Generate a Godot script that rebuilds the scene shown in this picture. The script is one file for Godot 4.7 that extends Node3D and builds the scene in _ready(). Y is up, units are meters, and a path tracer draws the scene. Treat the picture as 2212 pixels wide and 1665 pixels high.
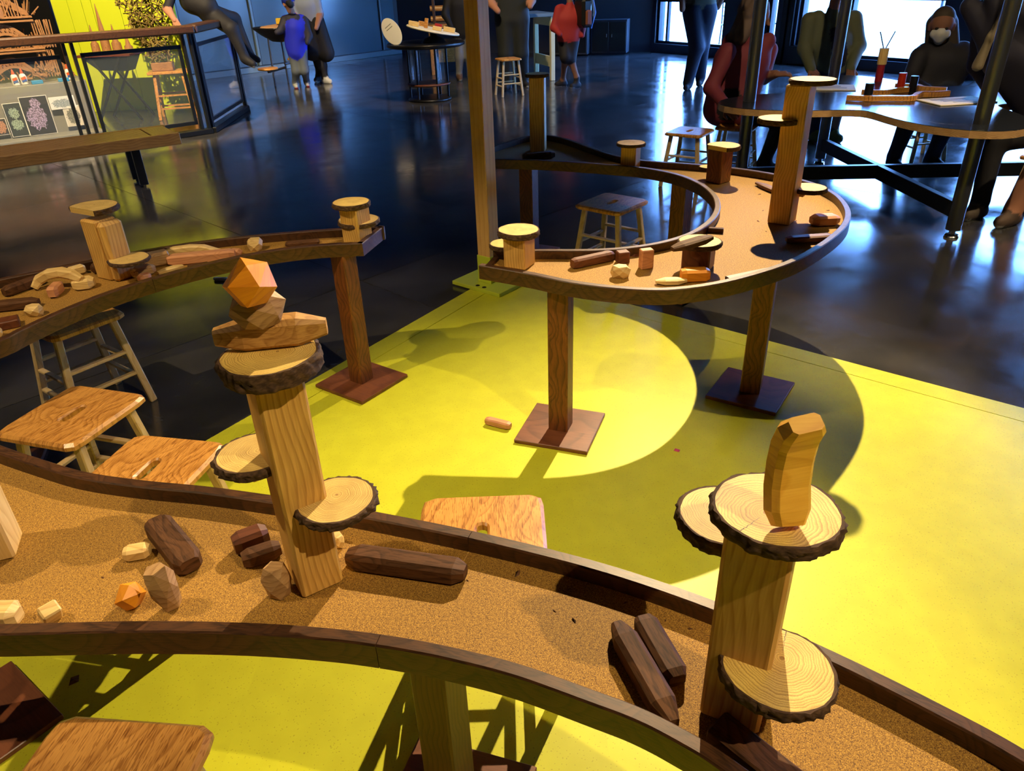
extends Node3D
# A tinkering hall: curved cork-topped building tables with wooden towers and loose blocks on a yellow-green mat,
# a dark polished floor, an exhibit behind a railing, visitors round a second table, and street windows at the back.

const CORK := 0.632      # height of the cork on the play tables
const RIM_LOW := 0.612
const RIM_TOP := 0.665
var M := {}
var names := {}
var rng := RandomNumberGenerator.new()


# ---------------------------------------------------------------- geometry
class Shape:
	var v := PackedVector3Array()
	var n := PackedVector3Array()
	var t := PackedVector2Array()
	var c := PackedColorArray()
	var grain := 1           # axis along which the wood grain (texture v) runs
	var off := Vector2.ZERO

	func uv_of(p: Vector3, m: Vector3) -> Vector2:
		var a := m.abs()
		var k := 0 if a.x >= a.y and a.x >= a.z else (1 if a.y >= a.z else 2)
		var q: Array
		if k == grain:
			q = [p[(k + 1) % 3], p[(k + 2) % 3]]
			return Vector2(q[0], q[1]) * Vector2(1, 1) + off
		var o := 3 - k - grain
		return Vector2(p[o] + (0.37 if m[k] > 0 else 0.0), p[grain]) + off

	func tri(a: Vector3, b: Vector3, d: Vector3, na: Vector3, nb: Vector3, nd: Vector3, ua: Vector2, ub: Vector2, ud: Vector2) -> void:
		if (b - a).cross(d - a).dot(na + nb + nd) > 0.0:
			v.append_array([a, d, b]); n.append_array([na, nd, nb]); t.append_array([ua, ud, ub])
		else:
			v.append_array([a, b, d]); n.append_array([na, nb, nd]); t.append_array([ua, ub, ud])

	func face(pts: Array, inside: Vector3, xf := Transform3D()) -> void:
		var m := Vector3.ZERO
		var mid := Vector3.ZERO
		for i in pts.size():
			var p: Vector3 = pts[i]
			var q: Vector3 = pts[(i + 1) % pts.size()]
			m += Vector3((p.y - q.y) * (p.z + q.z), (p.z - q.z) * (p.x + q.x), (p.x - q.x) * (p.y + q.y))
			mid += p
		if m.length() < 1e-12:
			return
		m = m.normalized()
		mid /= pts.size()
		if m.dot(mid - inside) < 0.0:
			m = -m
		var w := (xf.basis * m).normalized()
		for i in range(1, pts.size() - 1):
			tri(xf * pts[0], xf * pts[i], xf * pts[i + 1], w, w, w, uv_of(pts[0], m), uv_of(pts[i], m), uv_of(pts[i + 1], m))

	# box with chamfered edges
	func box(size: Vector3, bev := 0.0, xf := Transform3D()) -> void:
		var h := size / 2.0
		bev = minf(bev, minf(h.x, minf(h.y, h.z)) * 0.9)
		for k in 3:
			var a := (k + 1) % 3
			var b := (k + 2) % 3
			for s in [-1.0, 1.0]:
				var pts := []
				for q in [[-1, -1], [1, -1], [1, 1], [-1, 1]]:
					var p := Vector3.ZERO
					p[k] = s * h[k]
					p[a] = q[0] * (h[a] - bev)
					p[b] = q[1] * (h[b] - bev)
					pts.append(p)
				face(pts, Vector3.ZERO, xf)
			if bev > 0.0:
				for s in [-1.0, 1.0]:
					for u in [-1.0, 1.0]:
						var pts := []
						for e in [-1.0, 1.0]:
							var p := Vector3.ZERO
							p[k] = e * (h[k] - bev); p[a] = s * h[a]; p[b] = u * (h[b] - bev)
							var q := Vector3.ZERO
							q[k] = e * (h[k] - bev); q[a] = s * (h[a] - bev); q[b] = u * h[b]
							if e < 0.0:
								pts.append(p); pts.append(q)
							else:
								pts.append(q); pts.append(p)
						face(pts, Vector3.ZERO, xf)
		if bev > 0.0:
			for sx in [-1.0, 1.0]:
				for sy in [-1.0, 1.0]:
					for sz in [-1.0, 1.0]:
						var s := Vector3(sx, sy, sz)
						face([s * Vector3(h.x, h.y - bev, h.z - bev), s * Vector3(h.x - bev, h.y, h.z - bev), s * Vector3(h.x - bev, h.y - bev, h.z)], Vector3.ZERO, xf)

	# straight bar between two points, square section
	func bar(a: Vector3, b: Vector3, w: float, d: float, bev := 0.0, up := Vector3.UP) -> void:
		var y := (b - a).normalized()
		var x := up.cross(y)
		if x.length() < 0.01:
			x = Vector3.RIGHT.cross(y)
			if x.length() < 0.01:
				x = Vector3.BACK.cross(y)
		x = x.normalized()
		var z := x.cross(y).normalized()
		var keep := grain
		grain = 1
		box(Vector3(w, (b - a).length(), d), bev, Transform3D(Basis(x, y, z), (a + b) / 2.0))
		grain = keep

	# flat-sided solid through a list of rings
	func loft(rings: Array, xf := Transform3D()) -> void:
		var mids := []
		for r in rings:
			var m := Vector3.ZERO
			for p in r:
				m += p
			mids.append(m / r.size())
		for i in rings.size() - 1:
			var k: int = rings[i].size()
			var inside: Vector3 = (mids[i] + mids[i + 1]) / 2.0
			for j in k:
				face([rings[i][j], rings[i][(j + 1) % k], rings[i + 1][(j + 1) % k], rings[i + 1][j]], inside, xf)
		face(rings[0], mids[1], xf)
		face(rings[-1], mids[-2], xf)

	# smooth sheet; rows run up, columns counter-clockwise from +x to +z
	func grid(rows: Array, closed: bool, ur := 1.0, vr := 1.0) -> void:
		var h := rows.size()
		var w: int = rows[0].size()
		var nn := []
		for i in h:
			var line := PackedVector3Array()
			for j in w:
				var dv: Vector3 = rows[mini(i + 1, h - 1)][j] - rows[maxi(i - 1, 0)][j]
				var jp := (j + 1) % w if closed else mini(j + 1, w - 1)
				var jm := (j - 1 + w) % w if closed else maxi(j - 1, 0)
				var du: Vector3 = rows[i][jp] - rows[i][jm]
				if du.length() < 1e-7:
					var alt := 1 if i == 0 else -1
					var ri := clampi(i + alt, 0, h - 1)
					du = rows[ri][jp] - rows[ri][jm]
				line.append(dv.cross(du).normalized())
			nn.append(line)
		for i in h - 1:
			for j in (w if closed else w - 1):
				var k := (j + 1) % w
				var u0 := float(j) / w * ur
				var u1 := float(j + 1) / w * ur
				var v0 := float(i) / (h - 1) * vr
				var v1 := float(i + 1) / (h - 1) * vr
				var a: Vector3 = rows[i][j]
				var b: Vector3 = rows[i][k]
				var d: Vector3 = rows[i + 1][k]
				var e: Vector3 = rows[i + 1][j]
				if (b - a).length() > 1e-6:
					tri(a, b, d, nn[i][j], nn[i][k], nn[i + 1][k], Vector2(u0, v0) + off, Vector2(u1, v0) + off, Vector2(u1, v1) + off)
				if (e - d).length() > 1e-6:
					tri(a, d, e, nn[i][j], nn[i + 1][k], nn[i + 1][j], Vector2(u0, v0) + off, Vector2(u1, v1) + off, Vector2(u0, v1) + off)

	func ring(at: Vector3, r: float, k: int, x := Vector3.RIGHT, z := Vector3.BACK) -> PackedVector3Array:
		var out := PackedVector3Array()
		for j in k:
			var a := TAU * j / k
			out.append(at + x * cos(a) * r + z * sin(a) * r)
		return out

	func cap(line: PackedVector3Array, m: Vector3) -> void:
		var mid := Vector3.ZERO
		for p in line:
			mid += p
		mid /= line.size()
		for j in line.size():
			var a := line[j]
			var b := line[(j + 1) % line.size()]
			tri(mid, a, b, m, m, m, uv_of(mid, m), uv_of(a, m), uv_of(b, m))

	# round tube along points
	func tube(pts: Array, radii: Array, k := 10, caps := true) -> void:
		var rows := []
		var length := 0.0
		var x := Vector3.ZERO
		for i in pts.size():
			var d: Vector3 = (pts[mini(i + 1, pts.size() - 1)] - pts[maxi(i - 1, 0)]).normalized()
			if i == 0:
				x = (Vector3.UP if absf(d.y) < 0.9 else Vector3.RIGHT)
			x = (x - d * x.dot(d)).normalized()
			var z := x.cross(d).normalized()
			rows.append(ring(pts[i], radii[mini(i, radii.size() - 1)], k, x, z))
			if i > 0:
				length += (pts[i] - pts[i - 1]).length()
		grid(rows, true, TAU * radii[0], length)
		if caps:
			cap(rows[0], (pts[0] - pts[1]).normalized())
			cap(rows[-1], (pts[-1] - pts[-2]).normalized())

	func cylinder(r: float, h: float, at := Vector3.ZERO, k := 24, r2 := -1.0) -> void:
		tube([at, at + Vector3(0, h, 0)], [r, r if r2 < 0.0 else r2], k)

	# lathe round y
	func lathe(profile: Array, k := 24, at := Vector3.ZERO) -> void:
		var rows := []
		for p in profile:
			rows.append(ring(at + Vector3(0, p.y, 0), p.x, k))
		grid(rows, true, 1.0, 1.0)

	# upright prism over an outline in x and z
	func prism(outline: PackedVector2Array, y0: float, y1: float) -> void:
		var idx := Geometry2D.triangulate_polygon(outline)
		for i in range(0, idx.size(), 3):
			var q := []
			for j in 3:
				q.append(outline[idx[i + j]])
			for s in [[y1, Vector3.UP], [y0, Vector3.DOWN]]:
				tri(Vector3(q[0].x, s[0], q[0].y), Vector3(q[1].x, s[0], q[1].y), Vector3(q[2].x, s[0], q[2].y), s[1], s[1], s[1], q[0] + off, q[1] + off, q[2] + off)
		var run := 0.0
		var turn := 0.0
		for i in outline.size():
			var a := outline[i]
			var b := outline[(i + 1) % outline.size()]
			turn += a.x * b.y - b.x * a.y
		for i in outline.size():
			var a := outline[i]
			var b := outline[(i + 1) % outline.size()]
			var m := Vector3(b.y - a.y, 0, a.x - b.x).normalized() * signf(turn)
			var l := (b - a).length()
			var p := [Vector3(a.x, y0, a.y), Vector3(b.x, y0, b.y), Vector3(b.x, y1, b.y), Vector3(a.x, y1, a.y)]
			tri(p[0], p[1], p[2], m, m, m, Vector2(y0, run), Vector2(y0, run + l), Vector2(y1, run + l))
			tri(p[0], p[2], p[3], m, m, m, Vector2(y0, run), Vector2(y1, run + l), Vector2(y1, run))
			run += l

	# convex solid round points
	func hull(p: Array, xf := Transform3D()) -> void:
		var mid := Vector3.ZERO
		for q in p:
			mid += q
		mid /= p.size()
		var seen := {}
		for i in p.size():
			for j in range(i + 1, p.size()):
				for k in range(j + 1, p.size()):
					var m: Vector3 = (p[j] - p[i]).cross(p[k] - p[i])
					if m.length() < 1e-10:
						continue
					m = m.normalized()
					var d := m.dot(p[i])
					if m.dot(mid) > d:
						m = -m; d = -d
					var on := []
					var ok := true
					for q in p.size():
						var e: float = m.dot(p[q]) - d
						if e > 1e-5:
							ok = false
							break
						if e > -1e-5:
							on.append(q)
					if not ok or seen.has(str(on)):
						continue
					seen[str(on)] = true
					var c0 := Vector3.ZERO
					for q in on:
						c0 += p[q]
					c0 /= on.size()
					var x: Vector3 = (p[on[0]] - c0).normalized()
					var y := m.cross(x)
					on.sort_custom(func(a, b): return atan2((p[a] - c0).dot(y), (p[a] - c0).dot(x)) < atan2((p[b] - c0).dot(y), (p[b] - c0).dot(x)))
					var poly := []
					for q in on:
						poly.append(p[q])
					face(poly, mid, xf)

	func mesh(material: Material) -> ArrayMesh:
		var a := []
		a.resize(Mesh.ARRAY_MAX)
		a[Mesh.ARRAY_VERTEX] = v
		a[Mesh.ARRAY_NORMAL] = n
		a[Mesh.ARRAY_TEX_UV] = t
		if c.size() == v.size():
			a[Mesh.ARRAY_COLOR] = c
		var m := ArrayMesh.new()
		m.add_surface_from_arrays(Mesh.PRIMITIVE_TRIANGLES, a)
		m.surface_set_material(0, material)
		return m


func shape(grain := 1) -> Shape:
	var s := Shape.new()
	s.grain = grain
	s.off = Vector2(rng.randf(), rng.randf())
	return s


func numbered(called: String) -> String:
	var k: int = names.get(called, 0)
	names[called] = k + 1
	return called if k == 0 else "%s_%03d" % [called, k]


func tag(o: Node, label: String, category: String, group := "") -> Node:
	o.set_meta("label", label)
	o.set_meta("category", category)
	if group:
		o.set_meta("group", group)
	return o


func thing(called: String, label: String, category: String, at := Vector3.ZERO, turn := 0.0, group := "") -> Node3D:
	var o := Node3D.new()
	o.name = numbered(called)
	add_child(o)
	o.position = at
	o.rotation.y = turn
	tag(o, label, category, group)
	return o


func part(parent: Node3D, called: String, s: Shape, m: Material, at := Vector3.ZERO) -> MeshInstance3D:
	var o := MeshInstance3D.new()
	o.name = numbered(called) if parent == self else called
	o.mesh = s.mesh(m)
	parent.add_child(o, true)
	o.position = at
	return o


func structure(called: String, s: Shape, m: Material, at := Vector3.ZERO) -> MeshInstance3D:
	var o := part(self, called, s, m, at)
	o.set_meta("kind", "structure")
	return o


func solid(called: String, s: Shape, m: Material, label: String, category: String, group := "", at := Vector3.ZERO, turn := 0.0) -> MeshInstance3D:
	var o := part(self, called, s, m, at)
	o.rotation.y = turn
	tag(o, label, category, group)
	return o


func spline(pts: Array, per := 6) -> PackedVector2Array:
	var out := PackedVector2Array()
	for i in pts.size() - 1:
		var a: Vector2 = pts[maxi(i - 1, 0)]
		var b: Vector2 = pts[i]
		var d: Vector2 = pts[i + 1]
		var e: Vector2 = pts[mini(i + 2, pts.size() - 1)]
		for k in per:
			out.append(b.cubic_interpolate(d, a, e, float(k) / per))
	out.append(pts[-1])
	return out


# ---------------------------------------------------------------- materials
func picture(w: int, h: int, f: Callable) -> ImageTexture:
	var data := PackedByteArray()
	data.resize(w * h * 3)
	var at := 0
	for y in h:
		for x in w:
			var col: Color = f.call((x + 0.5) / w, (y + 0.5) / h)
			data[at] = clampi(int(col.r * 255.0), 0, 255)
			data[at + 1] = clampi(int(col.g * 255.0), 0, 255)
			data[at + 2] = clampi(int(col.b * 255.0), 0, 255)
			at += 3
	return ImageTexture.create_from_image(Image.create_from_data(w, h, false, Image.FORMAT_RGB8, data))


func noise(s: int, octaves := 3) -> FastNoiseLite:
	var f := FastNoiseLite.new()
	f.seed = s
	f.noise_type = FastNoiseLite.TYPE_SIMPLEX_SMOOTH
	f.frequency = 1.0
	f.fractal_octaves = octaves
	return f


func wood_picture(pale: Color, dark: Color, s: int, lines := 9.0, warp := 0.35, pores := 0.0, size := 384) -> ImageTexture:
	var lo := noise(s, 2)
	var hi := noise(s + 7, 2)
	return picture(size, size, func(u: float, v: float) -> Color:
		var fade := smoothstep(0.75, 1.0, v)
		var bend := lerpf(lo.get_noise_2d(u * 1.3, v * 0.7), lo.get_noise_2d(u * 1.3, (v - 1.0) * 0.7), fade)
		var q := u * lines + bend * lines * warp
		var s0 := q - floorf(q)
		var line := s0 * s0 * s0 if s0 < 0.88 else (1.0 - s0) / 0.12 * 0.68
		var fibre := lerpf(hi.get_noise_2d(u * 70.0, v * 3.0), hi.get_noise_2d(u * 70.0, (v - 1.0) * 3.0), fade)
		var patch := lerpf(lo.get_noise_2d(u * 3.0 + 9.0, v * 2.0), lo.get_noise_2d(u * 3.0 + 9.0, (v - 1.0) * 2.0), fade)
		var k := line * 0.75 + fibre * 0.22 + patch * 0.18
		if pores > 0.0:
			var p := hi.get_noise_2d(u * 55.0 + 3.0, v * 6.0) + 0.5 * lo.get_noise_2d(u * 9.0, v * 2.0)
			k += pores * smoothstep(0.18, 0.42, p)
		return pale.lerp(dark, clampf(k, -0.15, 1.1)))


func ring_picture(pale: Color, dark: Color, s: int, count: float, heart: Vector2, crack := -1.0) -> ImageTexture:
	var lo := noise(s, 2)
	var hi := noise(s + 3, 2)
	return picture(512, 512, func(u: float, v: float) -> Color:
		var d := Vector2(u - 0.5, v - 0.5) * 2.0 - heart
		var a := d.angle()
		var r := d.length()
		var bent := r * (1.0 + 0.07 * lo.get_noise_2d(cos(a) * 1.2, sin(a) * 1.2)) + 0.012 * lo.get_noise_2d(u * 9.0, v * 9.0)
		var q := bent * count * (1.0 - 0.16 * r) + 0.8 * lo.get_noise_1d(bent * 4.0)
		var s0 := q - floorf(q)
		var line := pow(s0, 2.0) * 1.15 if s0 < 0.85 else (1.0 - s0) / 0.15 * 0.8
		var k := line * (0.62 + 0.3 * lo.get_noise_1d(floorf(q) * 3.7 + 11.0)) + 0.14 * hi.get_noise_2d(u * 60.0, v * 60.0) + 0.16 * lo.get_noise_2d(u * 3.0, v * 3.0)
		if r < 0.035:
			k += 0.6
		var col := pale.lerp(dark, clampf(k, -0.1, 1.0))
		if crack > -1.0:
			var off := absf(angle_difference(a, crack) + 0.05 * lo.get_noise_1d(r * 9.0)) * r
			if off < 0.006 * smoothstep(0.12, 0.8, r) + 0.002 and r > 0.16 and absf(angle_difference(a, crack)) < 1.0:
				col = Color(0.2, 0.13, 0.07)
		return col)


func mat(col: Color, rough := 0.6, metal := 0.0) -> StandardMaterial3D:
	var m := StandardMaterial3D.new()
	m.albedo_color = col
	m.roughness = rough
	m.metallic = metal
	return m


func textured(t: Texture2D, tile: float, rough := 0.6, tint := Color.WHITE) -> StandardMaterial3D:
	var m := mat(tint, rough)
	m.albedo_texture = t
	m.uv1_scale = Vector3(1.0 / tile, 1.0 / tile, 1.0)
	return m


func glass(alpha: float, tint := Color(1, 1, 1)) -> StandardMaterial3D:
	var m := mat(Color(tint.r, tint.g, tint.b, alpha), 0.03)
	m.transparency = BaseMaterial3D.TRANSPARENCY_ALPHA
	return m


func make_materials() -> void:
	M.pine = textured(wood_picture(Color(0.85, 0.68, 0.36), Color(0.60, 0.41, 0.15), 11, 26.0, 0.06), 0.3, 0.55)
	M.pine2 = textured(wood_picture(Color(0.82, 0.65, 0.35), Color(0.61, 0.42, 0.16), 23, 19.0, 0.05), 0.3, 0.55)
	M.pale = textured(wood_picture(Color(0.88, 0.76, 0.50), Color(0.73, 0.56, 0.31), 31, 14.0, 0.2), 0.25, 0.55)
	M.oak_block = textured(wood_picture(Color(0.76, 0.58, 0.31), Color(0.55, 0.36, 0.15), 37, 12.0, 0.5, 0.35), 0.16, 0.55)
	M.ash = textured(wood_picture(Color(0.70, 0.56, 0.38), Color(0.50, 0.36, 0.21), 41, 12.0, 0.3, 0.2), 0.16, 0.6)
	M.orange = textured(wood_picture(Color(0.92, 0.60, 0.12), Color(0.80, 0.46, 0.06), 43, 6.0, 0.4), 0.2, 0.42)
	M.honey = textured(wood_picture(Color(0.95, 0.74, 0.27), Color(0.84, 0.58, 0.16), 47, 10.0, 0.3), 0.2, 0.40)
	M.pink = textured(wood_picture(Color(0.80, 0.57, 0.40), Color(0.66, 0.42, 0.28), 53, 8.0, 0.3), 0.2, 0.55)
	M.walnut = textured(wood_picture(Color(0.36, 0.24, 0.15), Color(0.19, 0.12, 0.07), 59, 10.0, 0.3, 0.3), 0.2, 0.65)
	M.walnut.metallic_specular = 0.3
	M.redwood = textured(wood_picture(Color(0.42, 0.23, 0.13), Color(0.27, 0.13, 0.07), 61, 10.0, 0.3, 0.2), 0.2, 0.5)
	M.rim = textured(wood_picture(Color(0.31, 0.195, 0.11), Color(0.16, 0.095, 0.05), 67, 7.0, 0.5, 0.45), 0.22, 0.42)
	M.leg = textured(wood_picture(Color(0.47, 0.27, 0.12), Color(0.20, 0.10, 0.045), 71, 15.0, 0.22, 0.2), 0.26, 0.45)
	M.leg_pale = textured(wood_picture(Color(0.37, 0.22, 0.09), Color(0.19, 0.10, 0.04), 73, 22.0, 0.08), 0.26, 0.5)
	M.bench = textured(wood_picture(Color(0.62, 0.46, 0.24), Color(0.42, 0.27, 0.12), 75, 12.0, 0.1, 0.0, 192), 0.3, 0.35)
	M.plate = textured(wood_picture(Color(0.46, 0.27, 0.17), Color(0.31, 0.17, 0.10), 79, 3.0, 0.9, 0.15), 0.5, 0.38)
	M.oak = textured(wood_picture(Color(0.80, 0.58, 0.29), Color(0.54, 0.34, 0.13), 83, 10.0, 0.35, 0.55), 0.24, 0.32)
	M.oak_dark = textured(wood_picture(Color(0.62, 0.41, 0.21), Color(0.36, 0.21, 0.09), 89, 8.0, 0.5, 0.6), 0.22, 0.35)
	M.birch = textured(wood_picture(Color(0.80, 0.70, 0.50), Color(0.68, 0.55, 0.36), 97, 6.0, 0.4), 0.2, 0.45)
	M.post = textured(wood_picture(Color(0.84, 0.67, 0.43), Color(0.74, 0.54, 0.31), 101, 12.0, 0.05), 0.35, 0.6)
	M.rings = [textured(ring_picture(Color(0.91, 0.79, 0.43), Color(0.58, 0.41, 0.15), 5, 30.0, Vector2(0.12, -0.1)), 1.0, 0.6),
		textured(ring_picture(Color(0.90, 0.78, 0.42), Color(0.57, 0.40, 0.15), 15, 24.0, Vector2(-0.22, 0.05), 2.75), 1.0, 0.6),
		textured(ring_picture(Color(0.87, 0.75, 0.44), Color(0.53, 0.38, 0.17), 25, 26.0, Vector2(0.05, 0.15)), 1.0, 0.6)]
	var bk := noise(9, 3)
	M.bark = textured(picture(256, 128, func(u: float, v: float) -> Color:
		var k := bk.get_noise_2d(u * 26.0, v * 5.0) * 0.6 + 0.4 * bk.get_noise_2d(u * 70.0, v * 16.0)
		return Color(0.23, 0.155, 0.095).lerp(Color(0.44, 0.33, 0.22), clampf(k + 0.32, 0.0, 1.0))), 1.0, 0.9)
	var ck := noise(77, 2)
	M.cork = textured(picture(512, 512, func(u: float, v: float) -> Color:
		var f := 0.0
		var q := [ck.get_noise_2d(u * 105.0, v * 105.0), ck.get_noise_2d((u - 1.0) * 105.0, v * 105.0)]
		f = lerpf(q[0], q[1], smoothstep(0.9, 1.0, u))
		var g := ck.get_noise_2d(u * 30.0 + 50.0, v * 30.0)
		var k := clampf(0.42 + f * 0.75 + g * 0.22, 0.0, 1.0)
		var col := Color(0.44, 0.30, 0.095).lerp(Color(0.82, 0.65, 0.28), k)
		if ck.get_noise_2d(u * 55.0 + 90.0, v * 55.0) > 0.47:
			col = col.lerp(Color(0.30, 0.19, 0.09), 0.7)
		return col), 0.26, 0.75)
	var mt := noise(15, 3)
	M.mat = textured(picture(512, 512, func(u: float, v: float) -> Color:
		var col := Color(0.80, 0.815, 0.20).lerp(Color(0.775, 0.785, 0.19), clampf(0.5 + mt.get_noise_2d(u * 7.0, v * 7.0), 0.0, 1.0))
		if mt.get_noise_2d(u * 120.0 + 31.0, v * 120.0) > 0.56:
			col = col.lerp(Color(0.5, 0.46, 0.12), 0.5)
		return col), 0.9, 0.42)
	M.mat.metallic_specular = 0.35
	var fl := noise(19, 4)
	M.floor = textured(picture(512, 512, func(u: float, v: float) -> Color:
		var k := clampf(0.5 + 0.9 * lerpf(fl.get_noise_2d(u * 5.0, v * 5.0), fl.get_noise_2d((u - 1.0) * 5.0, v * 5.0), smoothstep(0.8, 1.0, u)), 0.0, 1.0)
		var c0 := Color(0.185, 0.185, 0.19).lerp(Color(0.29, 0.285, 0.28), k)
		if fl.get_noise_2d(u * 60.0, v * 60.0) > 0.42:
			c0 = c0.lightened(0.03)
		return c0), 3.0, 0.24)
	M.floor.roughness_texture = picture(256, 256, func(u: float, v: float) -> Color:
		var k := 0.78 + 0.42 * fl.get_noise_2d(u * 6.0 + 40.0, v * 6.0) + 0.12 * fl.get_noise_2d(u * 40.0, v * 40.0)
		return Color(k, k, k))
	M.floor.roughness = 0.21
	M.floor.metallic_specular = 0.72
	M.steel = mat(Color(0.42, 0.43, 0.44), 0.32, 0.9)
	M.dark_steel = mat(Color(0.16, 0.17, 0.18), 0.4, 0.7)
	M.black = mat(Color(0.055, 0.055, 0.06), 0.35)
	M.black_rubber = mat(Color(0.04, 0.04, 0.042), 0.8)
	M.chrome = mat(Color(0.78, 0.78, 0.78), 0.12, 1.0)
	M.lime = mat(Color(0.76, 0.82, 0.10), 0.6)
	M.lime_paint = mat(Color(0.74, 0.80, 0.22), 0.45)
	M.grey_paint = mat(Color(0.47, 0.47, 0.44), 0.6)
	M.white = mat(Color(0.85, 0.84, 0.80), 0.5)
	M.paper = mat(Color(0.86, 0.82, 0.70), 0.7)
	M.dark_wall = mat(Color(0.22, 0.24, 0.27), 0.55)
	M.panel = mat(Color(0.33, 0.42, 0.47), 0.16)
	M.panel_frame = mat(Color(0.42, 0.50, 0.53), 0.3)
	M.frame = mat(Color(0.13, 0.145, 0.16), 0.35, 0.4)
	M.pane = glass(0.06, Color(0.9, 0.95, 1.0))
	M.clear = glass(0.03, Color(0.85, 0.93, 0.95))
	M.ceiling = mat(Color(0.10, 0.10, 0.11), 0.9)
	M.pavement = mat(Color(0.74, 0.73, 0.71), 0.85)


# ---------------------------------------------------------------- tables
# one rim board: a strip of timber that follows a path; the other face lies on its inner side
func rim_board(parent: Node3D, path: PackedVector2Array, side: float, th := 0.026, low := RIM_LOW, top := RIM_TOP) -> void:
	var s := shape()
	var lat := PackedVector2Array()
	for i in path.size():
		var d := (path[mini(i + 1, path.size() - 1)] - path[maxi(i - 1, 0)]).normalized()
		lat.append(Vector2(-d.y, d.x) * side)
	var ch := 0.003
	var prof := [[0.0, low, Vector2(-1, 0)], [0.0, top - ch, Vector2(-1, 0)], [ch, top, Vector2(0, 1)], [th - ch, top, Vector2(0, 1)], [th, top - ch, Vector2(1, 0)], [th, low, Vector2(1, 0)]]
	var edges := [[0, 1, Vector2(-1, 0)], [1, 2, Vector2(-0.7, 0.7)], [2, 3, Vector2(0, 1)], [3, 4, Vector2(0.7, 0.7)], [4, 5, Vector2(1, 0)], [5, 0, Vector2(0, -1)]]
	var run := 0.0
	for i in path.size() - 1:
		var l := (path[i + 1] - path[i]).length()
		for e in edges:
			var q := []
			var m := []
			for k in 2:
				for w in 2:
					var pr: Array = prof[e[w]]
					var p: Vector2 = path[i + k] + lat[i + k] * pr[0]
					q.append(Vector3(p.x, pr[1], p.y))
					m.append(Vector3(lat[i + k].x * e[2].x, e[2].y, lat[i + k].y * e[2].x).normalized())
			var u0: float = prof[e[0]][0] + prof[e[0]][1] + 0.11 * edges.find(e)
			var u1: float = u0 + absf(prof[e[1]][0] - prof[e[0]][0]) + absf(prof[e[1]][1] - prof[e[0]][1])
			s.tri(q[0], q[1], q[3], m[0], m[1], m[3], Vector2(u0, run), Vector2(u1, run), Vector2(u1, run + l))
			s.tri(q[0], q[3], q[2], m[0], m[3], m[2], Vector2(u0, run), Vector2(u1, run + l), Vector2(u0, run + l))
		run += l
	for e in [0, path.size() - 1]:
		var pts := []
		for pr in prof:
			var p: Vector2 = path[e] + lat[e] * pr[0]
			pts.append(Vector3(p.x, pr[1], p.y))
		var other: Vector2 = path[1] if e == 0 else path[path.size() - 2]
		s.face(pts, Vector3(other.x, low, other.y))
	part(parent, "rim_board", s, M.rim)


func rim_run(parent: Node3D, path: PackedVector2Array, side: float, cuts: Array) -> void:
	var from := 0
	for cut in cuts + [path.size() - 1]:
		var piece := path.slice(from, cut + 1)
		if from > 0:      # a hairline joint between two boards
			piece[0] = piece[0].move_toward(piece[1], 0.0012)
		rim_board(parent, piece, side)
		from = cut


func cork_top(parent: Node3D, outline: PackedVector2Array) -> void:
	var inset := Geometry2D.offset_polygon(outline, -0.012)
	var s := shape()
	s.prism(inset[0], CORK - 0.006, CORK)
	part(parent, "cork_sheet", s, M.cork)
	var b := shape()
	b.prism(inset[0], RIM_LOW + 0.002, CORK - 0.006)
	part(parent, "base_board", b, M.rim)


func table_leg(parent: Node3D, at: Vector3, turn: float, w: float, plate_turn: float, m: Material, plate := 0.29, floor_y := 0.006) -> void:
	var g := shape()
	g.box(Vector3(w, RIM_LOW + 0.003 - floor_y, w), 0.004, Transform3D(Basis(Vector3.UP, turn), Vector3(at.x, (RIM_LOW + floor_y) / 2.0, at.z)))
	part(parent, "leg", g, m)
	var p := shape(0)
	p.box(Vector3(plate, 0.016, plate), 0.002, Transform3D(Basis(Vector3.UP, plate_turn), Vector3(at.x, floor_y + 0.008, at.z)))
	part(parent, "base_plate", p, M.plate)


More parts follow.
